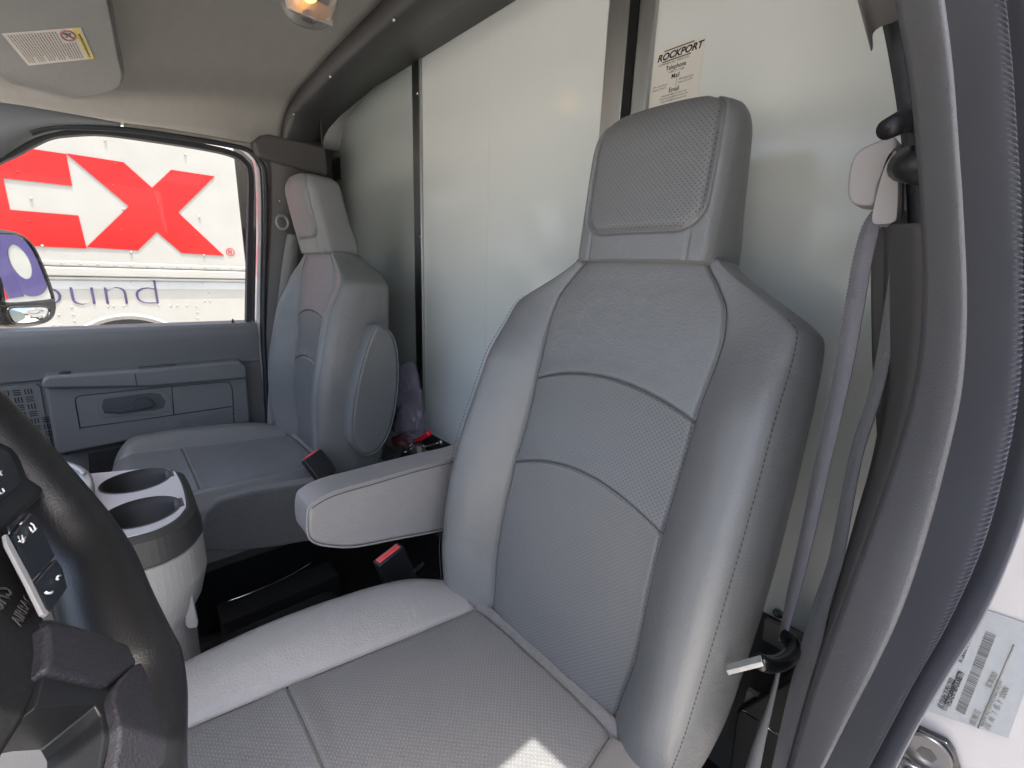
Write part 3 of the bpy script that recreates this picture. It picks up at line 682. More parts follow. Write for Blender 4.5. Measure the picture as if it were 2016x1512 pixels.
def arm_down(root, P):
    X0 = .645
    sp = spl([at(*q, X=X0) for q in ((606, 1050), (606, 1010), (618, 990), (660, 968), (740, 945), (820, 922), (900, 902), (960, 890), (975, 960), (960, 1025), (900, 1038), (860, 1047), (780, 1062), (700, 1077), (650, 1076), (618, 1068))], 5, closed=True)
    o = prism('armrest', sp, (.066, 0, 0), leather_side, root, bw=.008, seg=4, ang=50)
    tube('piping', [tuple(np.array(p)+(.0015, 0, .0)) for p in sp], .0018, leather_side, o, n=6, closed=True)
    tube('top_seam', [tuple(np.array(p)+(-.0006, 0, -.006)) for p in sp[9:36]], .0008, thread, o, n=5)
def arm_up(root, P):
    X0 = 1.095
    px = ((742, 642), (762, 648), (777, 668), (784, 712), (783, 770), (772, 835), (752, 878), (726, 896), (704, 886), (693, 862), (695, 810), (706, 745), (724, 680))
    sp = spl([at(*q, X=X0) for q in px], 6, closed=True)
    o = prism('armrest', sp, (.062, 0, 0), leather, root, bw=.010, seg=4, ang=50)
    n = len(sp)
    tube('piping', [tuple(np.array(p)+(.002, 0, 0)) for p in sp], .0020, leather, o, n=6, closed=True)
    ds = []
    fr = [np.array(p) for p in sp[52:78]]+[np.array(sp[0])]
    path = spl(fr, 6)
    for k in range(0, len(path)-2, 3):
        a, b = Vector(path[k])+Vector((.012, .0035, 0)), Vector(path[k+1])+Vector((.012, .0035, 0)); e = Vector((.0008, 0, 0)); g_ = Vector((0, .0008, 0))
        ds.append(([a-e, a+e, b+e, b-e, a+g_, b+g_], [(0, 1, 2, 3), (0, 4, 5, 3), (1, 4, 5, 2)]))
    v_, f_ = join_meshes(ds); mesh('stitching', v_, f_, thread_l, o, smooth=False)
seat_d = make_seat('large grey leather driver seat in the foreground with its armrest folded down', .365, 13, arm_down, 1)
seat_p = make_seat('farther grey leather passenger seat beside the window with its armrest folded up', 1.40, 4.5, arm_up, -1, .035, .125)
# carpeted side shield of passenger seat
ss = [at(*q, X=1.098) for q in ((396, 1040), (402, 1012), (430, 986), (500, 968), (580, 956), (668, 946), (672, 1000), (650, 1050), (610, 1066), (540, 1078), (470, 1086), (405, 1086))]
prism('side_shield', ss, (.05, 0, 0), carpet, seat_p, bw=.008, seg=3, ang=40)

# ================================================================== BUCKLES
def buckle(label, Pt, Pb, wd, th, face):
    """Pt top centre, Pb bottom centre"""
    Pt, Pb = Vector(Pt), Vector(Pb); L = (Pt-Pb); n = L.normalized(); f_ = Vector(face); f_ = (f_-n*f_.dot(n)).normalized(); s_ = n.cross(f_)
    r = thing('seat_belt_buckle', label, 'buckle', tuple(Pb), 'seat belt buckles')
    def q(a, b, c): return Pb+s_*a*wd/2+f_*b*th/2+L*c
    body = prism('buckle_body', [q(-1, -1, 0.04), q(-.8, -1, 0), q(.8, -1, 0), q(1, -1, .04), q(1, -1, 1), q(-1, -1, 1)], f_*th, black, r, bw=.004)
    prism('release_button', [q(-.80, -.55, 1.0), q(.80, -.55, 1.0), q(.80, .75, 1.0), q(-.80, .75, 1.0)], n*.0022, red_btn, r, bw=.001)
    prism('button_rib', [q(-.55, -.05, 1.0), q(.55, -.05, 1.0), q(.55, .3, 1.0), q(-.55, .3, 1.0)], n*.0042, red_btn, r, bw=.001)
    tube('stalk', [Pb+n*.004, Pb-n*.05, Pb-n*.13+Vector((0, 0, -.02))], .009, black, r)
    return r, q, n, s_, f_
bd, q, n_, s_, f_ = buckle('red buttoned black buckle standing beside the driver cushion below the armrest', at(764, 1090, X=.71), at(800, 1168, X=.70), .060, .026, (-.8, .1, .5))
text('embossed_lettering', 'PRESS', q(.75, 1.0, .35), -s_ if (-s_).dot(Vector((0, -1, 0))) > 0 else s_, n_, .012, door_dk, bd, ext=.0003)
buckle('black buckle with thin red button lying on the passenger cushion edge', at(612, 896, X=1.13), at(644, 938, X=1.10), .055, .024, (-.9, -.1, .5))

# ================================================================== PASSENGER BELT
pb = thing('seat_belt', 'pale grey passenger seat belt hanging beside the dark window pillar', 'seat belt', at(545, 640, X=1.70), 'seat belts')
bl = [(577, 462, 1.66), (572, 500, 1.67), (566, 560, 1.68), (557, 640, 1.69), (548, 720, 1.70), (543, 780, 1.70), (540, 860, 1.70)]
def rib_px(name, L_, wpx, m, par, th=.0014):
    C_ = [np.array(at(a, b, X=x)) for a, b, x in L_]; W_ = [(np.array(at(a+wp/2, b+1, X=x))-np.array(at(a-wp/2, b-1, X=x))) for (a, b, x), wp in zip(L_, wpx)]
    C2 = spl(C_, 6); W2 = spl(W_, 6); vs = []; 
    A = [c-w_/2 for c, w_ in zip(C2, W2)]; B = [c+w_/2 for c, w_ in zip(C2, W2)]
    return strip(name, A, B, m, par, th=th)
rib_px('webbing', bl, [22, 26, 30, 30, 30, 30, 28], web_l, pb)
c = np.array(at(556, 438, X=1.70)); tube('belt_guide_ring', [c+np.array((0, .018*math.cos(a), .022*math.sin(a))) for a in np.linspace(0, 2*math.pi, 25)[:-1]], .0045, mat('guide_plastic', (.25, .27, .28), .35), pb, closed=True)
disc('guide_bolt', at(558, 430, X=1.72), (-1, 0, 0), .012, .006, alum_dk, pb)
p = at(545, 752, X=1.695); box('latch_plate', (p[0]-.004, p[1]-.013, p[2]-.022), (p[0], p[1]+.016, p[2]+.016), zinc, pb, .001)
box('latch_slot', (p[0]-.006, p[1]-.006, p[2]-.012), (p[0]-.003, p[1]+.008, p[2]+.006), warm_pl, pb, .001)
p = at(546, 733, X=1.70); box('belt_stop', (p[0]-.006, p[1]-.03, p[2]-.004), (p[0]+.02, p[1]+.03, p[2]+.004), door_dk, pb, .002)

# ================================================================== CONSOLE
cons = thing('cup_holder_console', 'light grey console with two black cup holders between the seats', 'console', (.88, .10, -.9))
ZT = -.37
T2 = [(p[0], p[1]) for p in [at(*q, Z=ZT) for q in ((236, 1060), (300, 1044), (342, 1024), (362, 1004), (366, 992), (360, 962), (349, 936), (338, 926), (300, 922), (182, 932))]]+[(1.09, .40), (.66, .40), (.67, .1)]
T2 = [tuple(p) for p in spl(T2[:10], 5)]+T2[10:]
cups = []
for (px, py, r) in ((268, 946, .047), (278, 1008, .047)):
    p = at(px, py, Z=ZT); cups.append((p[0], p[1], r))
holes = [[(x+r*math.cos(a), y+r*math.sin(a)*1.0) for a in np.linspace(0, 2*math.pi, 49)[:-1]] for x, y, r in cups]
plate('tray_top', T2, holes, ZT, .006, silver_pl, cons, bw=.0)
cxx = sum(p[0] for p in T2)/len(T2); 
def ofs(poly, d):
    n = len(poly); out = []
    A = sum(poly[i][0]*poly[(i+1) % n][1]-poly[(i+1) % n][0]*poly[i][1] for i in range(n)); sg = 1 if A > 0 else -1
    for i in range(n):
        a, b, c = np.array(poly[i-1]), np.array(poly[i]), np.array(poly[(i+1) % n]); e1 = (b-a)/np.linalg.norm(b-a); e2 = (c-b)/np.linalg.norm(c-b)
        nn = np.array([e1[1]+e2[1], -(e1[0]+e2[0])])*sg; L_ = np.linalg.norm(nn); nn = nn/L_
        out.append(tuple(b+nn*d/max(.5, L_/2)))
    return out
def ringwall(name, polys, m, parent, cap_top=False, bw=0):
    n = len(polys[0][0]); vs = [(x, y, z) for poly, z in polys for x, y in poly]; fs = []
    for j in range(len(polys)-1):
        for i in range(n): fs.append((j*n+i, j*n+(i+1) % n, (j+1)*n+(i+1) % n, (j+1)*n+i))
    o = mesh(name, vs, fs, m, parent, smooth=False); return o
ringwall('bezel_band', [(ofs(T2, -.002), ZT-.001), (ofs(T2, .003), ZT-.002), (ofs(T2, .012), ZT-.009), (ofs(T2, .017), ZT-.045), (ofs(T2, .012), ZT-.050)], bezel_m, cons)
def rec(d): return [(x, y+(d if y < .06 else d*.6)) for x, y in ofs(T2, .014)]
ringwall('console_body', [(ofs(T2, .010), ZT-.048), (ofs(T2, .016), ZT-.050), (ofs(T2, .016), ZT-.105), (rec(.010), ZT-.150), (rec(.024), ZT-.172), (rec(.026), ZT-.30), (rec(.022), ZT-.57)], console_m, cons)
for (x, y, r) in cups:
    cp = thing('tmp', 'x', 'x'); bpy.data.objects.remove(cp)
    vs = []; n = 40; lv = [(r+.0015, ZT+.001), (r-.001, ZT+.001), (r-.002, ZT-.012), (r-.006, ZT-.016), (r-.010, ZT-.085), (.001, ZT-.086)]
    for rr_, z in lv: vs += [(x+rr_*math.cos(2*math.pi*k/n), y+rr_*math.sin(2*math.pi*k/n), z) for k in range(n)]
    fs = [(j*n+k, j*n+(k+1) % n, (j+1)*n+(k+1) % n, (j+1)*n+k) for j in range(len(lv)-1) for k in range(n)]
    mesh('cup_well', vs, fs, mat('cup_well_black', (.010, .010, .010), .6), cons)
    box('cup_grip', (x-.018, y-r-.006, ZT-.012), (x+.018, y-r+.008, ZT+.0005), black, cons, .003)
# front tray rim behind wheel
rim = spl([at(*q, Z=ZT+.012) for q in ((100, 912), (130, 918), (158, 930), (172, 950), (172, 985), (168, 1020))], 6)
tube('tray_rim', rim, .008, silver_pl, cons, n=10)
tube('tray_lip', spl([at(*q, Z=ZT+.025) for q in ((60, 905), (105, 908), (142, 918), (165, 932))], 6), .004, silver_pl, cons, n=8)
# lower fin of the console
prism('side_fin', [at(*q, X=.745) for q in ((362, 1140), (374, 1142), (391, 1225), (390, 1236), (372, 1240), (366, 1232))], (.02, 0, 0), console_m, cons, bw=.003)
# floor rail between the seats
rail = thing('seat_rail', 'thin shiny metal seat rail in the dark gap between the seats', 'rail', at(530, 1150, Z=-.86))
tube('rail_bar', spl([at(*q, Z=-.80) for q in ((448, 1184), (500, 1165), (560, 1138), (606, 1112), (613, 1104))], 5), .0016, chrome, rail, n=6)
box('rail_channel', tuple(np.array(at(448, 1184, Z=-.80))+(-.06, -.25, -.14)), tuple(np.array(at(448, 1184, Z=-.80))+(.02, .02, -.01)), black_carpet, rail, .004)
eng = box('engine_cover', (.74, -.34, -.94), (1.03, .6, -.80), black_carpet, None, .03); tag(eng, 'black carpeted engine cover hump between the two seats', 'engine cover')

# ================================================================== STEERING WHEEL
TW = R(28); nW = np.array([0, -math.cos(TW), math.sin(TW)]); wW = np.array([0, math.sin(TW), math.cos(TW)]); pW = -nW*.115
def WH(px, py, lift=0): return at(px, py, plane=(pW+nW*lift, nW))
sw = thing('steering_wheel', 'black leather steering wheel with thumb buttons in the near left corner', 'steering wheel', (.33, .085, -.10))
rim_c = [(-52, 790), (12, 858), (62, 915), (112, 972), (160, 1030), (205, 1100), (245, 1180), (278, 1262), (303, 1350), (318, 1440), (322, 1512)]
rim_c = [(a-22, b+17) for a, b in rim_c]; rim_c[6] = (214, 1205); rim_c[7] = (246, 1284); rim_c[8] = (282, 1366); rw = [30, 30, 32, 36, 42, 47, 44, 38, 33, 31, 31]
C3 = [np.array(WH(*q)) for q in rim_c]
Rr = [np.linalg.norm(np.array(WH(a+hw*.8, b-hw*.6))-np.array(WH(a, b))) for (a, b), hw in zip(rim_c, rw)]
# close the ring with a fitted circle
pl2 = np.array([[c[0], c@wW] for c in C3]); A_m = np.c_[2*pl2, np.ones(len(pl2))]; s_ = np.linalg.lstsq(A_m, (pl2**2).sum(1), rcond=None)[0]
ctr = s_[:2]; Rad = math.sqrt(s_[2]+ctr@ctr); ang = [math.atan2(*(p-ctr)[::-1]) for p in pl2]
a0, a1 = ang[-1], ang[0]
def W2D(x, y, d=0): return np.array([x, 0, 0])+wW*y+pW+nW*d - wW*(pW@wW)
while a1 < a0: a1 += 2*math.pi
extra = [W2D(ctr[0]+Rad*math.cos(a), ctr[1]+Rad*math.sin(a)) for a in np.linspace(a0, a0-(2*math.pi-(a1-a0)), 18)[1:-1]]
if abs((a1-a0)) > math.pi: pass
ringp = spl(C3+extra, 6, closed=True); rr_ = spl([np.array([r]) for r in Rr+[.0155]*len(extra)], 6, closed=True)
rr_ = [float(min(max(r[0], .012), .021)) for r in rr_]
sweep('rim', ringp, lambda i, N: circ(rr_[i], 20), wheel_m, sw, upv=tuple(nW), closed=True)
def wp(name, pts, th, m, lift=0, bw=.003, par=None, ang=30): return prism(name, [WH(*q, lift=lift) for q in pts], tuple(-nW*th), m, par or sw, bw=bw, ang=ang)
# hub
hub = wp('hub_cover', spl([(-380, 1000), (-200, 900), (-60, 900), (0, 935), (14, 1000), (32, 1080), (62, 1150), (88, 1205), (97, 1260), (92, 1330), (62, 1400), (20, 1470), (-20, 1540), (-150, 1600), (-330, 1500), (-420, 1250)], 5, closed=True), .04, hub_m, lift=.004, bw=.01)
# upper spoke with switch bezel
wp('upper_spoke', [(-60, 860), (0, 866), (38, 885), (60, 940), (93, 962), (88, 975), (10, 1048), (-10, 1052), (-80, 1020)], .022, black, lift=.010, bw=.004)
u1 = wp('cruise_button', [(-80, 890), (0, 882), (20, 890), (44, 945), (40, 958), (0, 990), (-80, 1000)], .006, btn_m, lift=.0125, bw=.0015)
def ic(strokes, r=.0004, par=None, lift=.0135, m=ink_w, name='icon'):
    for s2 in strokes: tube(name, [WH(*q, lift=lift) for q in s2], r, m, par, n=5)
ic([[(-4, 928), (4, 936)], [(-2, 934), (3, 927)], [(-6, 965), (1, 972), (6, 970)], [(5, 962), (8, 968)]], par=u1)
# silver lever strip
wp('silver_bar', [(10, 1052), (15, 1052), (56, 1128), (90, 1198), (98, 1206), (93, 1212), (84, 1208), (50, 1140), (14, 1072)], .0015, silver_pl, lift=.0128, bw=.0003)
# lower button pads
b1 = wp('voice_button', [(28, 1050), (60, 1008), (70, 1016), (88, 1050), (110, 1094), (66, 1144), (52, 1120)], .004, btn_m, lift=.0125, bw=.001)
b2 = wp('phone_button', [(68, 1148), (111, 1099), (124, 1118), (134, 1156), (124, 1172), (100, 1204), (94, 1200)], .004, btn_m, lift=.0125, bw=.001)
ic([[(60, 1030), (66, 1034), (70, 1044)], [(64, 1048), (72, 1040)], [(58, 1038), (63, 1046)], [(36, 1056), (42, 1068), (50, 1058)], [(37, 1066), (49, 1064)], [(43, 1054), (46, 1068)], [(40, 1032), (44, 1028)]], par=b1)
ic([[(112, 1140), (113, 1135), (119, 1133)], [(111, 1140), (115, 1141)]], r=.0005, par=b2); ic([[(89, 1165), (92, 1168), (99, 1168), (103, 1165)]], r=.0006, par=b2)
# lower spoke: purple-grey satin face, then lower black leg
wp('lower_spoke', [(84, 1214), (100, 1214), (180, 1236), (262, 1262), (300, 1270), (332, 1330), (345, 1420), (350, 1530), (215, 1560), (225, 1450), (226, 1375), (214, 1352), (90, 1310), (96, 1262)], .020, wheel_s, lift=.006, bw=.004)
wp('spoke_face', [(92, 1222), (180, 1242), (270, 1272), (298, 1285), (222, 1346), (215, 1348), (92, 1316), (97, 1264)], .008, wheel_s, lift=.0095, bw=.0025)
wp('spoke_inner_leg', [(88, 1324), (200, 1346), (216, 1356), (222, 1380), (220, 1450), (200, 1530), (192, 1530), (204, 1450), (200, 1408), (188, 1388), (140, 1386), (68, 1394)], .020, black, lift=.0065, bw=.004)
wp('rim_insert', spl([(228, 1352), (300, 1290), (326, 1345), (338, 1420), (336, 1500), (232, 1540), (238, 1440)], 4, closed=True), .010, wheel_s, lift=.0105, bw=.004)
# airbag lettering
a_, b_2 = WH(2, 1205, lift=.0046), WH(34, 1150, lift=.0046)
up_ = np.array(WH(-8, 1190, lift=.0046))-np.array(a_)
text('airbag_lettering', 'SRS', a_, Vector(b_2)-Vector(a_), -Vector(np.cross(np.array(b_2)-np.array(a_), nW)) if 1 else up_, .012, ink_g, hub, ext=.0003)
text('airbag_lettering', 'AIRBAG', WH(40, 1234, lift=.0046), Vector(b_2)-Vector(a_), -Vector(np.cross(np.array(b_2)-np.array(a_), nW)), .007, ink_g, hub, ext=.0003)
# column and shroud
tube('steering_column', [np.array([ctr[0], 0, 0])+wW*ctr[1]*1.0+pW-wW*(pW@wW)-nW*.03, np.array([ctr[0], 0, 0])+wW*ctr[1]+pW-wW*(pW@wW)-nW*.35], .045, black, sw, n=24)

# ================================================================== DRIVER SIDE PILLAR, SEALS, BODY
YD = -.36
def ptsY(l, Y): return spl([at(a, b, Y=Y) for a, b in l], 6)
def band(name, L, Rr_, Yl, Yr, bulge, m, par, rows=7, th=.004, ribs=None):
    """curved band between pixel polylines L and Rr_, bulging towards +y by 'bulge'"""
    A = ptsY(L, Yl); B = ptsY(Rr_, Yr); grid = []
    for k in range(rows):
        t = k/(rows-1); row = []
        for i, (a, b) in enumerate(zip(A, B)):
            p = np.array(a)*(1-t)+np.array(b)*t; p = p+np.array((-.3, 1, 0))*bulge*math.sin(math.pi*t)
            row.append(p)
        grid.append(row)
    return strip(name, grid[0], grid[-1], m, par, th=th, mid=grid[1:-1])
pil = thing('driver_pillar_trim', 'textured grey pillar trim beside the driver seat belt', 'pillar trim', at(1840, 700, Y=YD))
Lt = [(1762, -60), (1775, 30), (1797, 150), (1812, 300), (1820, 420), (1824, 600), (1806, 760), (1765, 910), (1712, 1060), (1664, 1190), (1624, 1300), (1589, 1410), (1548, 1560)]
Rt = [(1850, -60), (1864, 30), (1878, 150), (1889, 300), (1897, 420), (1904, 600), (1895, 760), (1866, 900), (1826, 1050), (1780, 1190), (1731, 1300), (1674, 1410), (1598, 1560)]
band('trim_face', Lt, Rt, -.40, -.355, .012, trim_pl, pil, rows=9)
# dark inner return of the pillar
Li = [(1745, 440), (1745, 520), (1742, 640), (1742, 780), (1722, 900), (1686, 1030), (1644, 1180), (1602, 1320), (1566, 1440), (1535, 1560)]
Ri = [(1822, 440), (1826, 520), (1824, 640), (1804, 775), (1768, 910), (1714, 1060), (1664, 1195), (1618, 1320), (1583, 1440), (1550, 1560)]
band('inner_return', Li, Ri, -.60, -.405, -.004, dark_tr2, pil, rows=5)
# second strip going up behind (slotted rail)
seal = thing('driver_door_seal', 'black ribbed rubber door seal on the driver side opening', 'rubber seal', at(1950, 700, Y=-.34))
Ls = Rt
Rs = [(1962, -60), (1972, 30), (1984, 150), (1995, 300), (2002, 420), (2006, 600), (1998, 760), (1974, 900), (1932, 1050), (1865, 1190), (1800, 1300), (1744, 1410), (1668, 1560)]
A = ptsY(Ls, -.350); B = ptsY(Rs, -.325); rows_ = []
NR = 20
# resample densely for ribs
def dens(P, n): 
    P = np.array(P); d = np.r_[0, np.cumsum(np.linalg.norm(np.diff(P, axis=0), axis=1))]; s3 = np.linspace(0, d[-1], n); return np.c_[[np.interp(s3, d, P[:, i]) for i in range(3)]].T
NN = 1600; A = dens(A, NN); B = dens(B, NN)
for k in range(NR):
    t = k/(NR-1); row = []
    for i in range(NN):
        p = A[i]*(1-t)+B[i]*t; bl_ = .020*math.sin(math.pi*t)**.7
        rb = .0018*math.sin(i*2*math.pi/9.0)*max(0, 1-abs(t-.76)/.22)
        row.append(p+np.array((-.35, 1, 0))*(bl_+rb))
    rows_.append(row)
strip('ribbed_seal', rows_[0], rows_[-1], rubber_b, seal, th=0, mid=rows_[1:-1])
R2 = [(2050, -60), (2060, 30), (2070, 150), (2078, 300), (2082, 420), (2080, 600), (2068, 760), (2042, 900), (1994, 1050), (1938, 1190), (1872, 1300), (1806, 1410), (1734, 1560)]
A = ptsY(Rs, -.330); B = ptsY(R2, -.318)
g_ = []
for k in range(8):
    t = k/7; g_.append([np.array(a)*(1-t)+np.array(b)*t+np.array((-.35, 1, 0))*.014*math.sin(math.pi*t)**.7 for a, b in zip(A, B)])
strip('outer_seal_bulb', g_[0], g_[-1], rubber_b, seal, th=0, mid=g_[1:-1])
# body jamb (white) with label
bodyp = thing('door_jamb', 'white painted door jamb with silver data label and latch striker', 'door jamb', at(1950, 1350, Y=-.345))
J1 = [np.array(at(*q, Y=-.345)) for q in ((2300, 200), (2080, 420), (2070, 700), (2000, 1000), (1900, 1200), (1800, 1360), (1690, 1540), (1650, 1700))]
jv = J1+[np.array((-.40, -.345, -1.2)), np.array((-.40, -.345, .45))]
prism('jamb_panel', jv, (0, -.03, 0), jamb, bodyp)
JY = -.3445
def jt(px, py): return np.array(at(px, py, Y=JY))
lc = [jt(1935, 1198), jt(2060, 1240), jt(1985, 1452), jt(1830, 1400), jt(1800, 1385)]
fl = prism('data_label', lc, (0, .0006, 0), label_m, bodyp)
def jtext(t_, a, b, cap, m=ink_s, **k):
    o, e = jt(*a), jt(*b); L_ = float(np.linalg.norm(e-o)); xd = Vector(e-o).normalized(); yd = Vector((0, 1, 0)).cross(xd)
    if yd.x < 0: yd = -yd
    size = cap*L_/math.dist(a, b)/.7
    text('lettering', t_, tuple(o+np.array((0, .0009, 0))), xd, tuple(yd), size, m, fl, ext=.0002, sx=L_/(len(t_)*.56*size), **k)
jtext('1FDXE4FN8VDD08779', (1871, 1390), (1899, 1326), 7.5, ink_k, off=.015)
jtext('VIN:', (1864, 1400), (1870, 1386), 6)
jtext('AT 520 kPa/ 75 PSI COLD', (1856, 1395), (1886, 1327), 7, ink_k); jtext('AT 550 kPa/ 80 PSI COLD', (1894, 1304), (1923, 1234), 7, ink_k)
jtext('WITH LT225/75R16E TIRES', (1837, 1384), (1864, 1322), 7, ink_k); jtext('USA', (1931, 1218), (1937, 1204), 6)
jtext('EXT PNT: YZ', (1920, 1428), (1933, 1398), 7); jtext('RC 86 DSO', (1951, 1354), (1966, 1325), 7)
jtext('WB | INT TR | TP/PS | R | AXLE | TR | SPR', (1936, 1430), (1986, 1312), 6); jtext('176   AE    7   E5   P   XXNN', (1948, 1437), (2002, 1325), 6.5)
# bar code
o0, o1 = jt(1881, 1396), jt(1941, 1240); e_ = o1-o0; pr = np.cross(e_/np.linalg.norm(e_), (0, 1, 0)); pr = pr if pr[0] < 0 else -pr
wbar = np.linalg.norm(jt(1900, 1402)-jt(1881, 1396)); bars = []; t = 0
while t < 1:
    w1 = random.choice((.0045, .0045, .009)); q0, q1 = o0+e_*t, o0+e_*min(1, t+w1)
    bars.append(([q0+(0, .0007, 0), q1+(0, .0007, 0), q1+pr*wbar+(0, .0007, 0), q0+pr*wbar+(0, .0007, 0)], [(0, 1, 2, 3)])); t += w1+random.choice((.005, .005, .010))
v, f = join_meshes(bars); mesh('bar_code', v, f, ink_k, fl, smooth=False, fix=False)
tube('rule_line', [jt(1926, 1432)+(0, .0008, 0), jt(1997, 1268)+(0, .0008, 0)], .0004, ink_s, fl, n=4)
# striker
stp = [jt(*q) for q in ((1808, 1424), (1868, 1452), (1882, 1472), (1900, 1530), (1700, 1600), (1758, 1490))]
sk = prism('striker_plate', stp, (0, .006, 0), blackg, bodyp, bw=.0015)
cb = jt(1828, 1466)+(0, .006, 0); disc('striker_bolt', tuple(cb), (0, 1, 0), .0115, .003, mat('dark_steel', (.09, .09, .1), .35, metal=.8), bodyp, bw=.001)
disc('bolt_socket', tuple(cb+(0, .003, 0)), (0, 1, 0), .0045, .0003, black, bodyp, n=6)
tube('striker_bar', [jt(1770, 1462)+(0, .014, 0), jt(1860, 1520)+(0, .014, 0)], .004, chrome, bodyp)
# roof side rail / header on the driver side, top of the door opening
sk_ = strip('unseen_side_skin', [(.095, -.328, .43), (.095, -.80, .43)], [(-.06, -.356, -1.2), (-.06, -.80, -1.2)], paint, None, th=.004, mid=[[(-.035, -.354, 0), (-.035, -.80, 0)]], smooth=False); tag(sk_, 'unseen white cab side skin added behind the driver door opening to bound the sun patch', 'body panel')  # unseen panel, front edge placed so its shadow bounds the cushion sun patch
sk2 = box('unseen_side_skin', (1.945, -.79, -1.2), (1.955, -.41, .62), dark_tr2, None); tag(sk2, 'unseen dark cab side skin added behind the passenger window pillar to stop stray light', 'body panel')  # unseen panel added to keep outside light off the partition corner
box('light_stop_cap', (1.60, -.79, .60), (1.955, -.50, .615), dark_tr2, part)  # hidden cap added to stop light leaking in above the corner
dsh = thing('dashboard', 'dark grey dashboard at the front of the cab below the windshield', 'dashboard', (.93, .7, -.9))
push_d = prism('dash_shell', [(.06, .95, -.16), (.06, .62, -.15), (.06, .52, -.20), (.06, .50, -.40), (.06, .62, -.55), (.06, .80, -.95), (.06, .95, -.95)], (1.74, 0, 0), door_dk, dsh, bw=.01)
wsf = thing('windshield_frame', 'dark windshield frame closing the front of the roof', 'frame', (.93, .6, .3))
prism('header', [(.09, .49, .36), (.09, .56, .30), (.09, .60, .34), (.09, .52, .40)], (1.75, 0, 0), headl, wsf)
for X_ in (-.01, 1.80): prism('pillar', [(X_, .50, .38), (X_, .56, .36), (X_, 1.02, -.16), (X_, .93, -.16)], (.06, 0, 0), door_pl, wsf)
hr = thing('driver_roof_rail', 'white roof rail above the driver door opening', 'roof rail', (.03, 0, .42))
box('rail_beam', (.093, -.80, .40), (.14, .75, .45), paint, hr, .012)
# gray cover dropping from headliner at top right
uc = thing('upper_pillar_cover', 'grey moulded cover ending in a point above the driver belt rail', 'pillar trim', at(1740, 20, Y=-.5))
prism('cover_shell', spl([at(*q, Y=-.55) for q in ((1670, -90), (1694, 0), (1706, 55), (1712, 92), (1716, 101), (1719, 90), (1719, 66), (1740, 50), (1778, 36), (1800, -20), (1800, -90))], 3), (-.01, .12, 0), mat('cover_plastic', (.20, .195, .19), .55, bump=.4, bscale=600, bdist=.0008), uc, bw=.004, ang=50)
# belt height rail
br = thing('belt_height_rail', 'dark vertical belt adjuster rail with black knobs', 'belt rail', at(1800, 300, Y=-.55))
band('rail_strip', [(1743, 40), (1757, 110), (1772, 200), (1785, 300), (1793, 400), (1795, 470), (1795, 500)], [(1776, 34), (1786, 110), (1797, 200), (1806, 300), (1816, 400), (1824, 470), (1826, 500)], -.56, -.55, .004, mat('rail_black', (.03, .032, .038), .6, bump=.6, bscale=300, bdist=.001, var=.3, vscale=60), br, rows=4, th=.006)
tube('upper_knob', [at(1745, 255, Y=-.50), at(1765, 245, Y=-.51), at(1785, 235, Y=-.52), at(1815, 232, Y=-.53)], lambda t: .0082+.003*t, black, br, n=16)
tube('lower_knob', [at(1786, 322, Y=-.53), at(1800, 325, Y=-.52), at(1840, 328, Y=-.5)], .0145, black, br, n=16)
# anchor cover and belt
db = thing('seat_belt', 'violet grey driver seat belt with shoulder guide cover on the right pillar', 'seat belt', at(1735, 360, Y=-.6), 'seat belts')
prism('guide_cover', spl([at(*q, Y=-.60) for q in ((1684, 385), (1689, 340), (1703, 312), (1735, 295), (1775, 284), (1772, 330), (1745, 370), (1737, 408), (1715, 414), (1692, 408))], 4, closed=True), (.0, .035, 0), mat('cover_warm', (.34, .325, .315), .5, bump=.3, bscale=700, bdist=.0005), db, bw=.011, seg=5, ang=40)
prism('guide_flap', spl([at(*q, Y=-.57) for q in ((1775, 312), (1765, 318), (1750, 345), (1736, 395), (1728, 435), (1736, 447), (1770, 443), (1776, 425), (1778, 370))], 4, closed=True), (.0, .028, 0), bpy.data.materials['cover_warm'], db, bw=.009, seg=5, ang=40)
prism('guide_bracket', spl([at(*q, Y=-.585) for q in ((1740, 400), (1738, 370), (1752, 320), (1772, 298), (1785, 296), (1787, 340), (1786, 420), (1780, 448), (1770, 440))], 3, closed=True), (0, .02, 0), black, db, bw=.002)
def rib_y(name, L_, wpx, m, par, twist=None, th=.0015):
    A = spl([at(a-wp/2, b, Y=y-.004) for (a, b, y), wp in zip(L_, wpx)], 8); B = spl([at(a+wp/2, b, Y=y+.004) for (a, b, y), wp in zip(L_, wpx)], 8)
    return strip(name, A, B, m, par, th=th), A, B
o_, A1, B1 = rib_y('webbing', [(1727, 416, -.585), (1714, 450, -.58), (1697, 520, -.575), (1680, 620, -.57), (1662, 720, -.565), (1645, 800, -.56), (1618, 920, -.555), (1588, 1060, -.55), (1562, 1170, -.545), (1540, 1262, -.53)], [20, 34, 37, 37, 35, 33, 31, 28, 24, 12], web_d, db)
o_, A2, B2 = rib_y('webbing', [(1538, 1290, -.53), (1528, 1340, -.525), (1512, 1400, -.52), (1495, 1460, -.515), (1478, 1530, -.51)], [4, 8, 14, 22, 30], web_l, db)
o_, A3, B3 = rib_y('webbing', [(1786, 415, -.565), (1781, 450, -.56), (1770, 520, -.555), (1757, 600, -.55), (1742, 690, -.545), (1722, 780, -.54), (1685, 900, -.535), (1656, 1050, -.53), (1644, 1110, -.525), (1615, 1200, -.52), (1590, 1300, -.51), (1567, 1400, -.50), (1540, 1530, -.50)], [14, 24, 30, 29, 27, 26, 25, 27, 30, 35, 41, 45, 48], web_m, db)
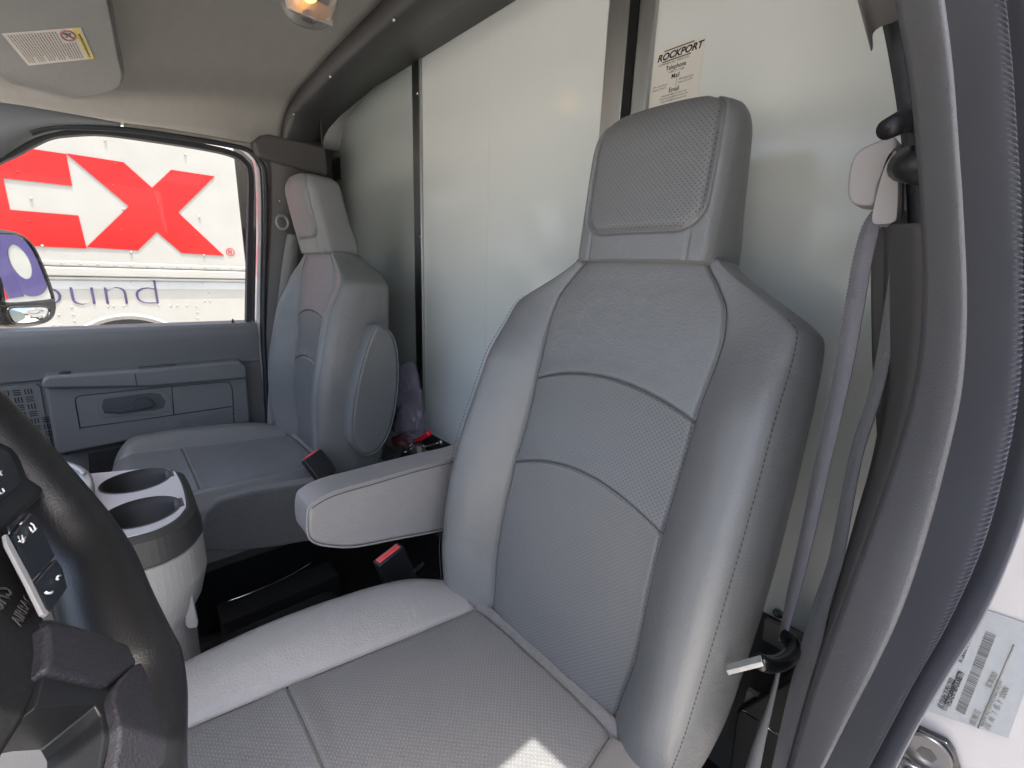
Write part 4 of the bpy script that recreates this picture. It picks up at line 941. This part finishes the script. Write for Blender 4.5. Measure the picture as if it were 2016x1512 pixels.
# belt selvedge stitches
for A in (A1,):
    P_ = dens(A, 260); ds = []
    for k in range(0, 258, 2):
        a, b = Vector(P_[k]), Vector(P_[k+1]); e = Vector((.0006, 0, 0)); z_ = Vector((0, .0018, 0)); ds.append(([a-e+z_, a+e+z_, b+e+z_, b-e+z_], [(0, 1, 2, 3)]))
    v, f = join_meshes(ds); mesh('selvedge', v, f, web_d, db, smooth=False, fix=False)
# dark belt cover panel behind guide
prism('belt_cover', [at(*q, Y=-.66) for q in ((1722, 462), (1740, 450), (1785, 440), (1790, 560), (1775, 700), (1735, 900), (1722, 700), (1720, 560))], (0, .02, 0), dark_tr2, pil, bw=.004)
# tongue
tg = [at(*q, Y=-.425) for q in ((1429, 1320), (1500, 1302), (1504, 1312), (1434, 1330))]
prism('latch_tongue', tg, (.003, -.004, .003), zinc, db, bw=.0005)
tube('latch_loop', spl([at(1496, 1303, Y=-.43), at(1520, 1308, Y=-.45), at(1545, 1300, Y=-.48), at(1560, 1282, Y=-.51), at(1558, 1262, Y=-.525), at(1545, 1252, Y=-.53)], 5), .008, blackg, db, n=12)
# dark lower structure under the partition on the right
lw = thing('seat_belt_retractor', 'dark retractor housing and metal bracket behind the driver seat base', 'retractor', at(1540, 1400, Y=-.62))
prism('retractor_housing', [at(*q, Y=-.66) for q in ((1470, 1370), (1600, 1290), (1620, 1560), (1440, 1600))], (0, .04, 0), black, lw, bw=.004)
prism('metal_bracket', [at(*q, Y=-.64) for q in ((1475, 1352), (1545, 1388), (1535, 1440), (1462, 1402))], (0, .01, 0), alum_dk, lw, bw=.001)
tube('bracket_edge', [at(1462, 1398, Y=-.62), at(1537, 1448, Y=-.62)], .002, chrome, lw)
prism('sill_channel', [at(*q, Y=-.745) for q in ((1510, 1214), (1600, 1255), (1590, 1300), (1505, 1252))], (0, .01, 0), mat('sill_brown', (.16, .15, .14), .5), part)
disc('panel_bolt', at(1533, 1206, Y=YB+.002), (0, 1, 0), .008, .004, zinc, part)

# ================================================================== THINGS BEHIND THE PASSENGER SEAT
# plastic bags with papers
def crumple(name, cs, scl, m, par, seed, amp=.25, nu=36, nv=24):
    r_ = np.random.default_rng(seed); dirs = r_.normal(size=(26, 3)); dirs /= np.linalg.norm(dirs, axis=1)[:, None]; amps = r_.uniform(-1, 1, 26)
    v, f = sphere_vf((0, 0, 0), 1, nu, nv); out = []
    for p in v:
        p = np.array(p); k = 1+amp*sum(a*max(0, p@d-.72)*2.2 for a, d in zip(amps, dirs)); q = p*k*np.array(scl)+np.array(cs); out.append(q)
    return mesh(name, out, f, m, par, smooth=False)
bagc = at(808, 790, Y=-.69)
bag = thing('parts_bag', 'clear crumpled plastic bag of papers behind the raised passenger armrest', 'plastic bag', bagc)
crumple('plastic_film', at(805, 770, Y=-.69), (.055, .035, .10), plastic_clear, bag, 3, .5)
crumple('plastic_film', at(803, 845, Y=-.68), (.06, .04, .06), plastic_clear, bag, 5, .5)
prism('folded_paper', [at(*q, Y=-.70) for q in ((790, 738), (800, 745), (809, 768), (797, 773), (790, 760))], (0, .004, 0), mat('mauve_paper', (.34, .32, .42), .5, var=.1), bag)
prism('folded_paper', [at(*q, Y=-.71) for q in ((786, 820), (800, 800), (820, 806), (823, 845), (775, 850), (778, 832))], (0, .006, 0), bpy.data.materials['mauve_paper'], bag)
crumple('wrapped_parts', at(797, 866, Y=-.67), (.045, .03, .022), mat('dark_red_parts', (.10, .03, .035), .25, var=.6, vscale=60), bag, 9, .6)
shelf = box('rear_sill_box', (1.00, -.755, -.70), (1.75, -.60, -.60), dark_tr, None, .006); tag(shelf, 'dark sill box on the floor behind the passenger seat', 'sill')
# toggle clamp
tc_ = thing('toggle_clamp', 'zinc toggle clamp with red grip behind the driver armrest', 'clamp', at(815, 890, Y=-.66))
Y_ = -.66
def K(px, py, y=Y_): return np.array(at(px, py, Y=y))
tube('grip', [K(818, 869), K(830, 863), K(842, 855), K(846, 852)], lambda t: .0085-.001*abs(t-.5), red_grip, tc_, n=14)
tube('lever_arm', [K(806, 882), K(820, 868)], .004, black, tc_)
tube('push_rod', [K(822, 883), K(848, 877), K(870, 870)], .0032, zinc, tc_)
disc('rod_nut', tuple(K(866, 871)), (K(870, 870)-K(848, 877)), .0065, .006, zinc, tc_, n=6)
prism('bracket', [K(826, 877), K(836, 875), K(837, 895), (K(828, 898))], (0, .012, 0), zinc, tc_, bw=.001)
prism('base_plate', [K(790, 898), K(806, 890), K(836, 893), K(840, 900), K(795, 912)], (0, .012, 0), black, tc_, bw=.001)
prism('link_plate', [K(788, 905), K(797, 880), K(812, 872), K(816, 880), K(803, 893), K(798, 906)], (0, .006, 0), zinc, tc_, bw=.001)
for q in (K(808, 877, Y_+.008), K(809, 884, Y_+.008), K(797, 890, Y_+.008), K(814, 900, Y_+.01), K(790, 903, Y_+.01)): spheres('pivot_rivet', [q], .004, chrome, tc_)
tube('trim_edge', [K(760, 878, -.62), K(785, 905, -.6)], .003, dark_tr, tc_)

# ================================================================== SIDE MIRROR
XM = 2.12
mr_ = thing('side_mirror', 'black door mirror with convex lower glass seen through the passenger window', 'mirror', at(50, 560, X=XM))
def M3(px, py, d=0): return np.array(at(px, py, X=XM+.0009*(60-px)+d))

def facepoly(l, push): return [M3(*q)+np.array((-push, -push*.3, 0)) for q in l]
up_px = ((-80, 462), (0, 459), (36, 463), (58, 480), (76, 512), (95, 560), (103, 585), (98, 591), (15, 598), (6, 585), (-8, 540), (-80, 540))
md = np.array(M3(40, 520)); md /= np.linalg.norm(md); tgt = np.array((4.6, -3.47, .377)); out_ = tgt-M3(38, 507); out_ /= np.linalg.norm(out_); nM = out_-md; nM /= np.linalg.norm(nM)
print('mirror normal', nM, 'cos', nM@md)
if nM@md > 0: nM = -nM
mc = M3(45, 530)
ho = spl([at(*q, plane=(mc-nM*.006, nM)) for q in ((-110, 470), (-40, 450), (0, 451), (40, 458), (66, 478), (84, 510), (104, 560), (112, 592), (113, 612), (104, 630), (80, 640), (40, 645), (15, 640), (5, 620), (-10, 600), (-110, 600))], 5, closed=True)
prism('mirror_housing', ho, tuple(-nM*.08), blackg, mr_, bw=.010, seg=4, ang=50)
up3 = spl([at(*q, plane=(mc, nM)) for q in up_px], 4, closed=True)
mesh('mirror_glass', up3, [tuple(range(len(up3)))], mirror_m, mr_, smooth=False)
tube('glass_bezel', up3, .0045, mat('bezel_black', (.02, .022, .028), .22), mr_, n=8, closed=True)
# lower convex glass : bulged patch
lo_px = spl([(16, 608), (50, 604), (88, 604), (98, 612), (92, 626), (70, 635), (40, 638), (24, 632)], 4, closed=True)
lo3 = [np.array(at(q[0], q[1], plane=(mc+nM*.006, nM))) for q in lo_px]; cm = sum(lo3)/len(lo3); v = [cm+nM*.012]; f = []
for k, s4 in enumerate((.33, .66, 1.0)): v += [cm+(p-cm)*s4+nM*.012*(1-s4**2) for p in lo3]
n = len(lo3)
f += [(0, 1+i, 1+(i+1) % n) for i in range(n)]+[(1+j*n+i, 1+j*n+(i+1) % n, 1+(j+1)*n+(i+1) % n, 1+(j+1)*n+i) for j in range(2) for i in range(n)]
mesh('convex_glass', v, f, mirror_m, mr_)
tube('convex_bezel', lo3, .004, bpy.data.materials['bezel_black'], mr_, n=8, closed=True)
tube('mirror_arm', [M3(-30, 560, .05), M3(-160, 600, -.1)], .02, black, mr_)

# ================================================================== DELIVERY TRUCKS OUTSIDE
XT = 4.6
tk = thing('delivery_truck', 'white delivery truck with red and purple lettering parked beside the passenger window', 'truck', (XT, 1.0, -1.68), 'white delivery trucks')
def T(px, py, d=0): return np.array(at(px, py, X=XT-d))
zc = lambda px, py: T(px, py)[2]
zr = (zc(87, 508)+zc(486, 525))/2
Y0, Y1 = -1.28, 3.0
WC = T(262, 700); wr = .40
# body side with wheel arch cut: polygon
arch = [(WC[1]+wr*math.cos(a), (zc(262, 628))-wr*.0+(-wr)+wr*math.sin(a)) for a in np.linspace(math.pi, 0, 28)]
wz = zc(262, 628)-wr
zbot = -1.25
poly = [(Y0, 1.35), (Y0, zbot), (WC[1]-wr, zbot)]+[(y, z) for y, z in arch]+[(WC[1]+wr, zbot), (Y1, zbot), (Y1, .95), (Y1-.25, 1.35)]
prism('body_shell', [(XT, y, z) for y, z in poly], (2.1, 0, 0), truck_w, tk)
for yy in (WC[1],):
    tube('arch_lip', [(XT-.004, WC[1]+(wr+.03)*math.cos(a), wz+(wr+.03)*math.sin(a)) for a in np.linspace(math.pi, 0, 30)], .032, truck_g, tk, n=8, ry=.012)
    disc('wheel_well', (XT+.02, WC[1], wz), (1, 0, 0), wr+.0, .3, dirt_k, tk)
    wh = disc('wheel', (XT+.01, WC[1], -1.28), (1, 0, 0), .40, .25, tyre, tk, bw=.02); disc('rim', (XT+.005, WC[1], -1.28), (1, 0, 0), .22, .02, truck_g, wh)
wh = disc('wheel', (XT-.01, 2.35, -1.28), (1, 0, 0), .40, .25, tyre, tk, bw=.02); disc('rim', (XT-.015, 2.35, -1.28), (1, 0, 0), .22, .02, truck_g, wh)
# rub rail
def railp(name, z0, z1, d, m): return box(name, (XT-d, Y0+.02, min(z0, z1)), (XT-.0005, Y1-.05, max(z0, z1)), m, tk, min(.008, abs(z1-z0)*.3))
za = zc(300, 519); 
railp('rivet_strip', za, za-.035, .012, truck_w); railp('rub_rail', za-.045, za-.105, .035, truck_w); railp('rub_rail_foot', za-.112, za-.128, .02, truck_g)
railp('grey_stripe', za-.14, za-.20, .003, truck_g)
railp('roof_rail', 1.28, 1.36, .03, truck_g)
# lettering plane
def glyph(name, pts, m, d=.006): 
    return prism(name, [(XT-d, y, z) for y, z in pts], (d-.001, 0, 0), m, tk)
def yz(px, py): p = T(px, py); return (p[1], p[2])
k1 = 2.88
xg = [(375, 870), (700, 920), (862, 1065), (970, 963), (1215, 1000), (1010, 1205), (1270, 1450), (1030, 1435), (888, 1315), (782, 1420), (490, 1402), (730, 1170)]
XG = [yz(a/k1, b/k1) for a, b in xg]
glyph('letter_x', XG, truck_r)
zt = (XG[0][1]+XG[4][1])/2; zb = (XG[9][1]+XG[6][1])/2; H_ = zt-zb
ye = yz(375/k1, 870/k1)[0]; s1 = yz(200/k1, 1100/k1)
zg1, zg0 = yz(410/k1, 1055/k1)[1], yz(445/k1, 1222/k1)[1]
yr1 = yz(410/k1, 1055/k1)[0]; yg = yz(38/k1, 1100/k1)[0]; yr2 = yz(445/k1, 1222/k1)[0]; yb2 = yz(490/k1, 1402/k1)[0]
capt = zt+.50*H_
E_ = [(yb2, zb), (yr2, zg0), (yg, zg0), (yg, zg1), (yr1, zg1), (ye, zt), (yg, zt), (yg, capt-.17), (ye, capt-.17), (ye, capt), (yg+.24, capt), (yg+.24, zb)]
glyph('letter_e', E_, truck_r)
# d, e, F
def ringg(name, yc, zc_, ry, rz_, ry2, rz2, m, cutpts=None):
    n = 40; v = []; 
    for d in (.0, .006):
        for (a, b) in ((ry, rz_), (ry2, rz2)):
            v += [(XT-.001-d, yc+a*math.cos(2*math.pi*k/n), zc_+b*math.sin(2*math.pi*k/n)) for k in range(n)]
    f = []
    for k in range(n):
        k2 = (k+1) % n; f += [(k, k2, n+k2, n+k), (2*n+k, 2*n+k2, 3*n+k2, 3*n+k), (k, k2, 2*n+k2, 2*n+k), (n+k, n+k2, 3*n+k2, 3*n+k)]
    return mesh(name, v, f, m, tk, smooth=False)
yd0 = yg+.24+.01
dd = ringg('letter_d', yd0+.34, zb+.5*H_, .30, .53*H_, .12, .26*H_, truck_p)
glyph('letter_d_stem', [(yd0+.005, zb), (yd0+.19, zb), (yd0+.19, capt), (yd0+.005, capt)], truck_p, d=.0075)
ee = ringg('letter_e_bowl', yd0+.98, zb+.5*H_, .31, .53*H_, .14, .28*H_, truck_p)
glyph('letter_e_bar', [(yd0+.72, zb+.42*H_), (yd0+1.2, zb+.42*H_), (yd0+1.2, zb+.58*H_), (yd0+.72, zb+.58*H_)], truck_p, d=.0075)
yf = yd0+1.34
glyph('letter_f', [(yf, capt-.17), (yf, capt), (yf+.55, capt), (yf+.55, zb), (yf+.33, zb), (yf+.33, zt-.28), (yf+.05, zt-.28), (yf+.05, zt-.08), (yf+.33, zt-.08), (yf+.33, capt-.17)], truck_p)
# "Ground"
pe = T(309, 599); pu = T(299, 544); sz = (pu[2]-pe[2])/.70
text('ground_lettering', 'Ground', (XT-.003, pe[1]-.045, pe[2]), (0, -1, 0), (0, 0, 1), sz*.98, truck_p, tk, ext=.002, align='RIGHT', off=-.026, sx=1.24, spacing=.97)
text('registered_mark', '®', (XT-.003, *yz(1283/k1, 1450/k1)), (0, -1, 0), (0, 0, 1), .09, truck_r, tk, ext=.001)
# rivets
rv = []; rv_red = []
for y in np.arange(Y0+.05, Y1-.1, .095): rv += [(XT-.013, y, za-.017)]
for px, py in ((595, 795), (1050, 875), (655, 930), (1100, 993), (640, 1052), (1083, 1105), (175, 1125), (700, 1185), (1130, 1228), (162, 1255), (688, 1303), (1112, 1335), (240, 1393), (743, 1430), (1157, 1447), (98, 975)): rv.append(tuple(T(px/k1, py/k1, .006)))
for px, py in ((740, 450), (1150, 455), (785, 508), (1183, 508), (1162, 552), (1190, 552), (407, 590), (612, 585), (644, 583), (700, 582), (900, 580), (967, 580), (1005, 580), (1060, 580), (1115, 585), (415, 630), (333, 632), (423, 668), (1120, 618), (1120, 650), (345, 690), (303, 690), (796, 363)): rv.append(tuple(T(px/k1, 400+py/k1, .0)))
for y in np.arange(1.0, 2.9, .13): rv += [(XT, y, -.45), (XT, y, .95)]
for z in np.arange(-.3, 1.1, .17): rv += [(XT, -1.1, z), (XT, 1.45, z)]
def absorb(o, vf):
    v0 = [tuple(v.co) for v in o.data.vertices]; f0 = [tuple(p.vertices) for p in o.data.polygons]; ms = list(o.data.materials)
    v, f = join_meshes([(v0, f0), vf]); me = bpy.data.meshes.new(o.data.name); me.from_pydata([tuple(map(float, q)) for q in v], [], f)
    for m_ in ms: me.materials.append(m_)
    o.data = me
def onred(p): return any(abs(p[1]-T(a/k1, b/k1)[1]) < .004 and abs(p[2]-T(a/k1, b/k1)[2]) < .004 for a, b in ((655, 930), (1100, 993), (640, 1052), (1083, 1105), (688, 1303), (1112, 1335)))
def onred2(p): return any(abs(p[1]-T(a/k1, b/k1)[1]) < .004 and abs(p[2]-T(a/k1, b/k1)[2]) < .004 for a, b in ((162, 1255), (98, 975)))
sph = lambda l: join_meshes([sphere_vf(c, .0085, 8, 5, (.7, 1, 1)) for c in l])
bsh = next(o for o in tk.children if o.name.startswith('body_shell')); lx = next(o for o in tk.children if o.name.startswith('letter_x')); le = next(o for o in tk.children if o.name == 'letter_e')
absorb(bsh, sph([(p[0]-XT*0, p[1], p[2]) for p in rv if not onred(p) and not onred2(p)])); absorb(lx, sph([p for p in rv if onred(p)])); absorb(le, sph([p for p in rv if onred2(p)]))
# second truck behind it (seen in the mirror)
r2 = tk.copy(); COL.objects.link(r2); r2.location.y -= 4.45; r2['label'] = 'second white delivery truck parked farther back, seen only in the door mirror'
for ch in list(tk.children):
    c = ch.copy(); COL.objects.link(c); c.parent = r2
    for g2 in ch.children: d2 = g2.copy(); COL.objects.link(d2); d2.parent = c
print('Ed', yd0+.34-4.45, zb+.5*H_)
